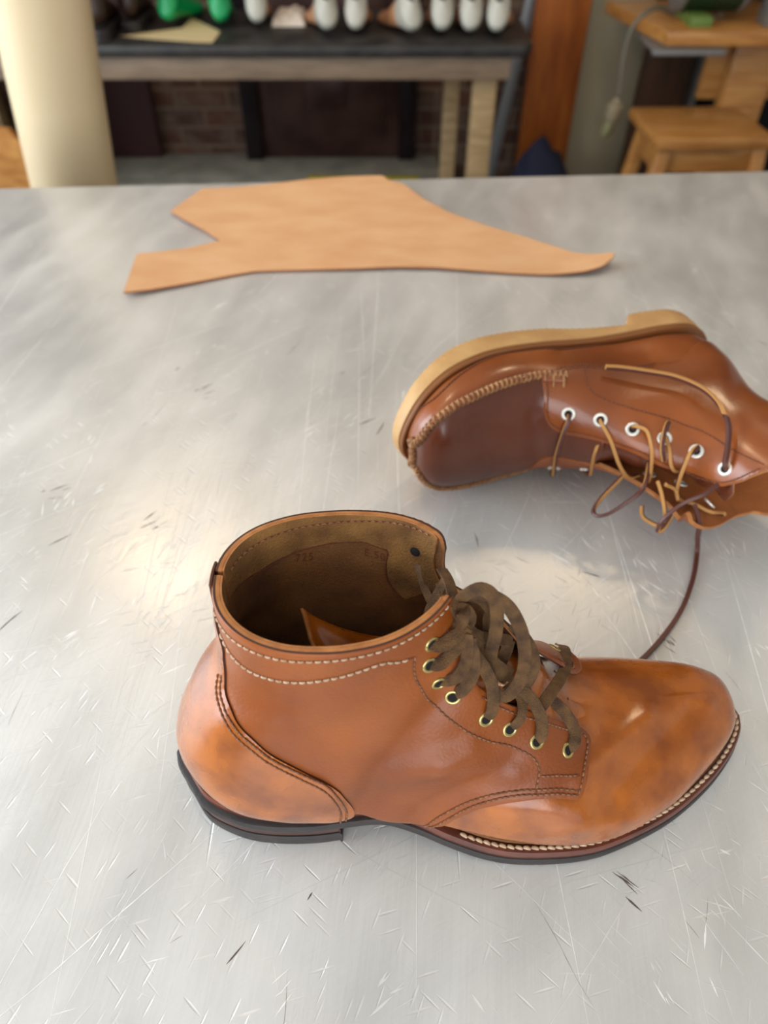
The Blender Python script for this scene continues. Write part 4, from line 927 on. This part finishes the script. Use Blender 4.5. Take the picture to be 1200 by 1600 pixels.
def make_last(nm, matf, math_, loc, rz, label, cat, group, top=True):
    S = Loft(LK, lambda P: P, nu=44, nv=16, bvh=False)
    r_ = empty(nm, (0, 0, 0), label, cat, group)
    for nm2, a, b, m in (('forepart', 0, .55, matf), ('heel_cone', .55, 1, math_)):
        o = S.band(nm2, a, b, m, r_)
    i = S.T[-1][:-1]; n = len(i); c = i.mean(0)
    V = [Vector(p) for p in i]+[Vector(c+(p-c)*.75+np.array([0, 0, -.004])) for p in i]+[Vector(c+(p-c)*.35+np.array([0, 0, -.03])) for p in i]
    mk('thimble_hole', V, [(k, (k+1) % n, n+(k+1) % n, n+k) for k in range(n)]+[(n+k, n+(k+1) % n, 2*n+(k+1) % n, 2*n+k) for k in range(n)]+[tuple(range(2*n, 3*n))], [math_, M['near_black']], r_, mi=[0]*n+[1]*n+[1])
    r_.location = loc; r_.rotation_euler = (0, 0, rz); return r_
def dup(root, loc, rz, label, mats=None):
    r_ = root.copy(); C.objects.link(r_); r_.location = loc; r_.rotation_euler = (0, 0, rz); r_['label'] = label
    for ch in root.children:
        c = ch.copy(); C.objects.link(c); c.parent = r_
    return r_
M['last_white'] = mat('worn_white_last', srgb(176, 172, 158), .45, col2=srgb(196, 192, 178), scale=12)
M['last_tan'] = mat('flesh_tan_last', srgb(196, 142, 100), .45, col2=srgb(180, 124, 84), scale=12)
M['green'] = mat('green_plastic', srgb(8, 150, 84), .4)
BP = lambda px, py: aty(px, py, 1) and atz(px, py, BZ)
A90 = R(90)
first = None
spots = [(404, 50, 96, 'single white shoe last beside the green ones, right of them'), (515, 61, 104, 'white shoe last with a tan toe, left one of the middle pair'), (556, 61, 88, 'white shoe last, right one of the middle pair'),
         (648, 63, 112, 'white shoe last with a tan toe, leftmost of the four at the bench end'), (691, 62, 92, 'white shoe last, second from left in the row of four at the bench end'), (735, 63, 90, 'white shoe last, third from left in the row of four at the bench end'), (774, 64, 80, 'white shoe last with a tan toe, rightmost one on the bench')]
for k, (px, py, ang, lb) in enumerate(spots):
    p = BP(px, py); p.z = BZ-.0015; p.y += .004
    if first is None: first = make_last('shoe_last', M['last_tan'], M['last_white'], p, R(ang), lb, 'shoe last', 'white and tan shoe lasts standing on the black bench')
    else: dup(first, p, R(ang), lb)
gf = None
for px, py, ang, lb in ((262, 48, 77, 'bright green plastic shoe last, left one of the green pair on cream paper'), (348, 50, 99, 'bright green plastic shoe last, right one of the green pair beside a white last')):
    p = BP(px, py); p.z = BZ+.0012; p.y += .004
    if gf is None: gf = make_last('shoe_last', M['green'], M['green'], p, R(ang), lb, 'shoe last', 'green plastic shoe lasts on the bench')
    else: dup(gf, p, R(ang), lb)
    
# cream paper under the green lasts
pp = [atz(x, y, BZ) for x, y in ((188, 57), (300, 66), (332, 67), (344, 50), (300, 28), (285, 44))]
mb = MB(); mb.add([Vector((p.x, p.y, BZ+z)) for z in (.0002, .0012) for p in pp], [(5, 4, 3, 2, 1, 0), (6, 7, 8, 9, 10, 11)]+[(i, (i+1) % 6, 6+(i+1) % 6, 6+i) for i in range(6)])
o = mb.build('paper_sheet', mat('cream_card', srgb(226, 200, 150), .7)); rebase(o); tag(o, 'cream paper pattern lying on the black bench under the green lasts', 'paper')
# crumpled white cloth between lasts
V = []; n = 24; c = BP(452, 40)
for i in range(n+1):
    for j in range(n+1):
        a, b = i/n*2-1, j/n*2-1; e = max(0, 1-max(abs(a), abs(b))**6); q = Vector((a*4, b*4, 3)); V.append(Vector((c.x+a*.055, c.y+.05+b*.07, BZ+.0015+e*(.028+.022*noise.noise(q)))))
o = mk('crumpled_paper', V, [(i*(n+1)+j, i*(n+1)+j+1, (i+1)*(n+1)+j+1, (i+1)*(n+1)+j) for i in range(n) for j in range(n)], [mat('white_tissue', srgb(214, 198, 182), .8)]); rebase(o); tag(o, 'crumpled white paper lying on the bench between two white lasts', 'paper')
# dark boots at the left end of the bench
M['dark_boot'] = mat('dark_brown_boot_leather', srgb(56, 34, 24), .35, col2=srgb(44, 26, 20), scale=12)
def dark_boot(loc, rz, label):
    r_ = empty('dark_boot', (0, 0, 0), label, 'boot', 'dark boots at the left end of the bench')
    kk = [tuple(np.array(k[:2]).tolist())+k[2:] for k in LK]
    kk = kk[:-3]+[(.004,.10,0,.088,.150,0,-.034,.034,.5,2.2,2.2),(.0,.16,0,.092,.18,0,-.038,.038,.5,2.2,2.2),(-.002,.22,0,.096,.225,0,-.041,.041,.5,2.2,2.2)]
    S = Loft(kk, lambda P: P+np.array([0, 0, .022]), nu=44, nv=16, bvh=False); o = S.band('upper', 0, 1, M['dark_boot'], r_)
    sol = o.modifiers.new('thickness', 'SOLIDIFY'); sol.thickness = .003
    mb = MB(); pr_ = [(0, -.028), (-.012, 0), (0, .028), (.05, .034), (.1, .034), (.17, .045), (.22, .042), (.255, .024), (.265, 0), (.255, -.024), (.22, -.045), (.17, -.048), (.1, -.036), (.05, -.034)]
    n = len(pr_); mb.add([Vector((x, y, z)) for z in (.012, .030) for x, y in pr_], [tuple(range(n))[::-1], tuple(range(n, 2*n))]+[(i, (i+1) % n, n+(i+1) % n, n+i) for i in range(n)]); mb.build('sole', M['outsole'], r_, bevel=.002)
    hp = [p for p in pr_ if p[0] < .08]; hp = [(-.010, 0), (0, .028), (.05, .034), (.08, .034), (.08, -.034), (.05, -.034), (0, -.028)]; n = 7
    mb = MB(); mb.add([Vector((x, y, z)) for z in (0, .0125) for x, y in hp], [tuple(range(n))[::-1], tuple(range(n, 2*n))]+[(i, (i+1) % n, n+(i+1) % n, n+i) for i in range(n)]); mb.build('heel', M['outsole'], r_, bevel=.002)
    mb = MB(); T = S.T[int(.5*44)]; 
    r_.location = loc; r_.rotation_euler = (0, 0, rz); return r_
p = BP(207, 52); p.z = BZ+.0005; db = dark_boot(p, R(93), 'dark brown boot seen from its heel beside the green lasts')
p = BP(158, 66); p.z = BZ+.0005; dup(db, p, R(97), 'dark brown boot at the bench end beside the tall roll')
# --- leaning things to the right of the bench
def leaning(name, a, b, w, d, m, parent=None): mb = MB(); mb.beam(a, b, w, d); return mb.build(name, m, parent, bevel=.003)
M['zinc'] = mat('galvanised_steel', srgb(140, 140, 140), .4, metal=.5)
a = aty(774, 225, 3.3); b = aty(826, 0, 3.38); d = (b-a).normalized(); a2_ = a+d*((0.004-a.z)/d.z); b2_ = a+d*((1.5-a.z)/d.z)
b2_.y = min(b2_.y, 3.40)
o = leaning('steel_channel', a2_, b2_, .045, .02, M['zinc']); rebase(o); tag(o, 'grey steel channel leaning on the brick wall right of the bench', 'steel bar')
x0, x1 = aty(812, 215, 3.2).x, aty(887, 230, 3.2).x
o = box_('wooden_board', (x0, x1, 3.20, 3.245, 0, 2.2), M['brownwood'], bevel=.004); rebase(o); tag(o, 'tall reddish brown wooden board standing upright right of the black bench', 'board')
x2 = aty(1003, 120, 3.28).x
struct(box_('trim_2', (x1+.002, x2, 3.26, 3.42, 0, CZ), M['plaster_dim'], bevel=.004))
x3 = aty(1066, 160, 3.2).x
o = box_('dark_plank', (x2-.03, x3, 3.18, 3.225, 0, 1.3), M['darkwood'], bevel=.004); rebase(o); tag(o, 'dark brown plank standing behind the wooden stool', 'board')
mb = MB(); q = aty(1068, 150, 3.27); mb.tube([(q.x+.03, 3.27, 0), (q.x+.03, 3.27, 1.2)], .024, 16); o = mb.build('steel_pipe', M['zinc'], smooth=True, angle=60); rebase(o); tag(o, 'grey upright pipe behind the stool beside the dark plank', 'pipe')
o = box_('shade_filler', (x3+.06, RX-.01, 3.32, 3.41, 0, 1.1), M['near_black'], bevel=.004); rebase(o); tag(o, 'black filler box standing in for the shade behind the motor bench', 'filler')  # added black box, stands for a dark void and not a real cabinet
o = box_('shade_filler', (LX+.01, -1.58, 2.7, 3.3, 0, 1.5), M['near_black'], bevel=.004); rebase(o); tag(o, 'black filler box standing in for the shade left of the tall roll', 'filler')  # black box put in for the shadowed corner, no furniture known here
# navy cloth heaped on the floor
c = atz(790, 252, .10); V = []; n = 28
for i in range(n+1):
    for j in range(n+1):
        a, b = i/n*2-1, j/n*2-1; r_ = math.hypot(a, b); e = max(0, 1-r_**2.2); q = Vector((a*3, b*3, 1)); V.append(Vector((.635+a*.165, 3.0+b*.17, .002+e*(.31+.07*noise.noise(q)-.06*a))))
o = mk('navy_cloth', V, [(i*(n+1)+j, i*(n+1)+j+1, (i+1)*(n+1)+j+1, (i+1)*(n+1)+j) for i in range(n) for j in range(n)], [mat('navy_fabric', srgb(26, 30, 52), .85, bump=.6, bscale=40)]); rebase(o); tag(o, 'navy blue cloth heaped on the floor beside the pale bench leg', 'cloth')
# --- motor bench at the right
MZ = .736; e0, e1 = atz(1046, 50, MZ), atz(952, 2, MZ)
mbn = empty('motor_bench', (1.3, 3.0, 0), 'varnished pine bench carrying a green motor, behind the stool', 'bench')
dx = (e1-e0); far = e0+dx*1.05; 
mb = MB(); P = [(e0.x, e0.y), (RX-.1, e0.y), (RX-.1, far.y), (far.x, far.y)]; th_ = MZ-aty(1120, 73, e0.y).z
mb.add([Vector((x, y, z)) for z in (MZ-th_, MZ) for x, y in P], [(3, 2, 1, 0), (4, 5, 6, 7)]+[(i, (i+1) % 4, 4+(i+1) % 4, 4+i) for i in range(4)]); mb.build('bench_top', M['pine'], mbn, bevel=.005)
lx = aty(1170, 130, e0.y+.08)
mb = MB(); mb.box(lx.x-.075, lx.x+.075, e0.y+.08, e0.y+.14, 0, MZ-th_-.001); mb.build('leg', M['pine'], mbn, bevel=.005)
mb = MB(); mb.box(RX-.3, RX-.16, e0.y+.08, e0.y+.14, 0, MZ-th_-.001); mb.build('leg', M['pine'], mbn, bevel=.005)
mb = MB(); mb.box(lx.x-.14, RX-.12, e0.y+.145, e0.y+.175, MZ-th_-.20, MZ-th_-.001); mb.build('rear_rail', M['pine'], mbn, bevel=.005)
t0, t1 = aty(1022, 62, e0.y-.02), aty(1132, 80, e0.y-.02)
mb = MB(); zz = MZ-th_-.003; mb.box(t0.x, t1.x, e0.y-.03, e0.y+.30, zz-.006, zz-.001); mb.box(t0.x, t1.x, e0.y-.034, e0.y-.03, zz-.014, zz-.001); mb.build('steel_plate', M['zinc'], mbn, bevel=.001)
# green motor
mc = atz(1100, 30, MZ); mt = empty('electric_motor', (mc.x, e0.y+.16, MZ), 'green electric motor with a grey end bell mounted on the pine bench', 'motor')
M['mgreen'] = mat('dark_green_enamel', srgb(44, 62, 34), .4); M['mgrey'] = mat('grey_cast_metal', srgb(120, 118, 112), .45, metal=.4); M['mlight'] = mat('light_green_enamel', srgb(104, 128, 60), .45)
xm0, xm1 = aty(1064, 20, e0.y+.12).x, aty(1150, 20, e0.y+.12).x; cy, czm, rm = e0.y+.16, MZ+.115, .085
mb = MB(); mb.lathe([(.0001, 0), (rm, 0), (rm, xm1-xm0), (.0001, xm1-xm0)], (xm0, cy, czm), Vector((1, 0, 0)), 40)
for k in range(11): mb.lathe([(rm, 0), (rm+.008, .001), (rm+.008, .005), (rm, .006)], (xm0+.01+k*(xm1-xm0-.02)/10, cy, czm), Vector((1, 0, 0)), 40)
mb.build('motor_body', M['mgreen'], mt, smooth=True, angle=40)
for x, s in ((xm0, -1), (xm1, 1)):
    mb = MB(); mb.lathe([(rm+.006, 0), (rm+.010, .008), (rm+.004, .024), (rm*.6, .036), (.02, .040), (.018, .07), (.0001, .07)], (x, cy, czm), Vector((s, 0, 0)), 40); mb.build('end_bell', M['mgrey'], mt, smooth=True, angle=40)
mb = MB(); mb.box(xm0+.015, xm0+.085, cy-rm-.03, cy+rm, MZ+.0005, MZ+.03); mb.build('mounting_foot', M['mlight'], mt, bevel=.003)
mb = MB(); mb.box(xm1+.075, xm1+.10, cy-.11, cy-.03, MZ+.0005, MZ+.14); mb.build('bearing_bracket', M['mgrey'], mt, bevel=.006)
mb = MB(); mb.add([Vector((x, y, z)) for x, y, z in ((xm1-.01, cy-.14, MZ+.0005), (xm1+.2, cy-.14, MZ+.0005), (xm1+.2, cy+.05, MZ+.0005), (xm1-.01, cy+.05, MZ+.0005), (xm1+.02, cy-.1, MZ+.05), (xm1+.18, cy-.1, MZ+.05), (xm1+.18, cy+.02, MZ+.05), (xm1+.02, cy+.02, MZ+.05))], [(3, 2, 1, 0), (4, 5, 6, 7), (0, 1, 5, 4), (1, 2, 6, 5), (2, 3, 7, 6), (3, 0, 4, 7)])
# hanging cable and plug
cyy = e0.y+.02; cp = [aty(x, y, Y) for x, y, Y in ((1052, 22, cyy+.06), (1030, 12, cyy-.06), (1006, 22, cyy-.12), (986, 48, cyy-.12), (975, 90, cyy-.12), (970, 130, cyy-.12), (967, 152, cyy-.12))]
cab = empty('power_cable', cp[-1], 'grey power cable with a pale plug hanging off the motor bench', 'cable')
mb = MB(); mb.tube([tuple(p) for p in crom([tuple(p) for p in cp], .01)], .007, 10); mb.build('cable', mat('grey_cable', srgb(104, 96, 82), .6), cab, smooth=True)
a_, b_2 = aty(966, 152, cyy-.12), aty(955, 190, cyy-.12); mb = MB(); dd = (b_2-a_); mb.lathe([(.0001, 0), (.011, .001), (.013, .2*dd.length), (.026, .3*dd.length), (.027, .75*dd.length), (.018, dd.length), (.0001, dd.length+.001)], a_, dd, 20); mb.build('plug', mat('pale_grey_plug', srgb(132, 118, 92), .6), cab, smooth=True, angle=50)
b3 = aty(944, 212, cyy-.12); dd = b3-b_2; mb = MB(); mb.lathe([(.0001, 0), (.016, .001), (.020, .5*dd.length), (.014, dd.length), (.0001, dd.length)], b_2, dd, 16); mb.build('socket', mat('greenish_socket', srgb(112, 108, 70), .6), cab, smooth=True, angle=50)
# --- stool
SZ = .55; s0, s1 = atz(1030, 218, SZ), atz(984, 167, SZ)
sw2 = .36; stl = empty('wooden_stool', (s0.x+sw2/2, (s0.y+s1.y)/2, 0), 'glossy varnished pine stool standing beyond the table at the right', 'stool')
P = [(s0.x, s0.y), (s0.x+sw2, s0.y+.01), (s1.x+sw2-.01, s1.y+.01), (s1.x, s1.y)]; st_ = SZ-aty(1100, 236, s0.y).z
mb = MB(); mb.add([Vector((x, y, z)) for z in (SZ-st_, SZ) for x, y in P], [(3, 2, 1, 0), (4, 5, 6, 7)]+[(i, (i+1) % 4, 4+(i+1) % 4, 4+i) for i in range(4)]); mb.build('seat', M['pine'], stl, bevel=.006)
cx_, cy_ = s0.x+sw2/2, (s0.y+s1.y)/2
mb = MB(); z0_ = SZ-st_-.075; mb.box(s0.x+.03, s0.x+sw2-.03, s0.y+.03, s0.y+.05, z0_, SZ-st_-.001); mb.build('apron', M['pine'], stl, bevel=.002)
mb = MB(); mb.box(s0.x+.03, s0.x+sw2-.03, s1.y-.05, s1.y-.03, z0_, SZ-st_-.001); mb.build('apron', M['pine'], stl, bevel=.002)
mb = MB(); mb.box(s0.x+.012, s0.x+.03, s0.y+.03, s1.y-.03, z0_, SZ-st_-.001); mb.build('apron', M['pine'], stl, bevel=.002)
for sx_, x in ((-1, s0.x+.035), (1, s0.x+sw2-.035)):
    for sy_, y in ((-1, s0.y+.04), (1, s1.y-.04)):
        mb = MB(); mb.beam((x+sx_*.06, y+sy_*.03, .0), (x, y, SZ-st_-.002), .042, .042); mb.build('leg', M['pine'], stl, bevel=.004)
for sx_ in (-1, 1): mb = MB(); x = cx_+sx_*(sw2/2-.035+.04); mb.beam((x, s0.y+.03, .2), (x, s1.y-.03, .2), .025, .025, up=Vector((0, 0, 1))); mb.build('rung', M['pine'], stl)
# --- tall roll of paper and a chair back at the left
ra = aty(117, 292, 1.36); rb = aty(62, 0, 1.36); ra2 = ra+(rb-ra)*(-(ra.z-.002)/(rb.z-ra.z)); rb2 = ra+(rb-ra)*((1.75-ra.z)/(rb.z-ra.z))
rr_ = .074; mb = MB(); dd = rb2-ra2; L_ = dd.length
prof = [(.028, 0), (rr_, 0), (rr_, L_), (.028, L_), (.028, 0)]
mb.lathe(prof, ra2, dd, 64); roll = mb.build('paper_roll', mat('cream_pattern_paper', srgb(216, 193, 154), .55, bump=.1, bscale=20), smooth=True, angle=40); rebase(roll); tag(roll, 'tall cream paper roll standing behind the left end of the table', 'paper roll')
ch = empty('wooden_chair', (-.90, 1.66, 0), 'light wooden chair mostly hidden behind the tall paper roll', 'chair')
c0, c1 = aty(4, 206, 1.62), aty(36, 290, 1.62)
yy = 1.62; mb = MB(); x0, x1 = c0.x-.30, c0.x+.035; zt3, zb3 = c0.z, c0.z-.30
V = []; n = 12
for i in range(n+1):
    t = i/n; x = x0+(x1-x0)*t; r_ = .03; cut = r_-math.sqrt(max(0, r_*r_-max(0, r_-min(x-x0, x1-x))**2)) if min(x-x0, x1-x) < r_ else 0
    b = .03*math.sin(t*math.pi); V += [Vector((x, yy+b, zb3)), Vector((x, yy+b, zt3-cut)), Vector((x, yy+b+.016, zt3-cut)), Vector((x, yy+b+.016, zb3))]
F_ = [(i*4+k, (i+1)*4+k, (i+1)*4+(k+1) % 4, i*4+(k+1) % 4) for i in range(n) for k in range(4)]+[(0, 1, 2, 3), tuple(n*4+k for k in (3, 2, 1, 0))]
mb.add(V, F_); mb.build('backrest', M['pine'], ch, smooth=True, angle=40)
mb = MB(); mb.box(x0, x1, yy+.02, yy+.40, .44, .47); mb.build('seat', M['pine'], ch, bevel=.005)
for x in (x0+.03, x1-.03):
    mb = MB(); mb.beam((x, yy+.03, 0), (x, yy+.03, zb3+.05), .03, .03); mb.build('leg', M['pine'], ch, bevel=.003)
    mb = MB(); mb.beam((x, yy+.37, 0), (x, yy+.37, .44), .03, .03); mb.build('leg', M['pine'], ch, bevel=.003)
# ================================================================== CAMERA, WORLD
cam = bpy.data.cameras.new('camera'); co = bpy.data.objects.new('camera', cam); C.objects.link(co); co.location = CAM; co.rotation_euler = (R(90)-PITCH, 0, 0)
cam.sensor_fit = 'VERTICAL'; cam.sensor_height = 36; cam.sensor_width = 36; cam.lens = 26; cam.clip_start = .01
cam.dof.use_dof = True; cam.dof.focus_distance = .375; cam.dof.aperture_fstop = 6.6
bpy.context.scene.camera = co
w = bpy.data.worlds.new('world'); w.use_nodes = True; bpy.context.scene.world = w; w.node_tree.nodes['Background'].inputs[0].default_value = (.75, .87, 1, 1); w.node_tree.nodes['Background'].inputs[1].default_value = 1.2
vs_ = bpy.context.scene.view_settings; vs_.view_transform = 'Standard'; vs_.look = 'None'; vs_.exposure = 0; vs_.gamma = 1
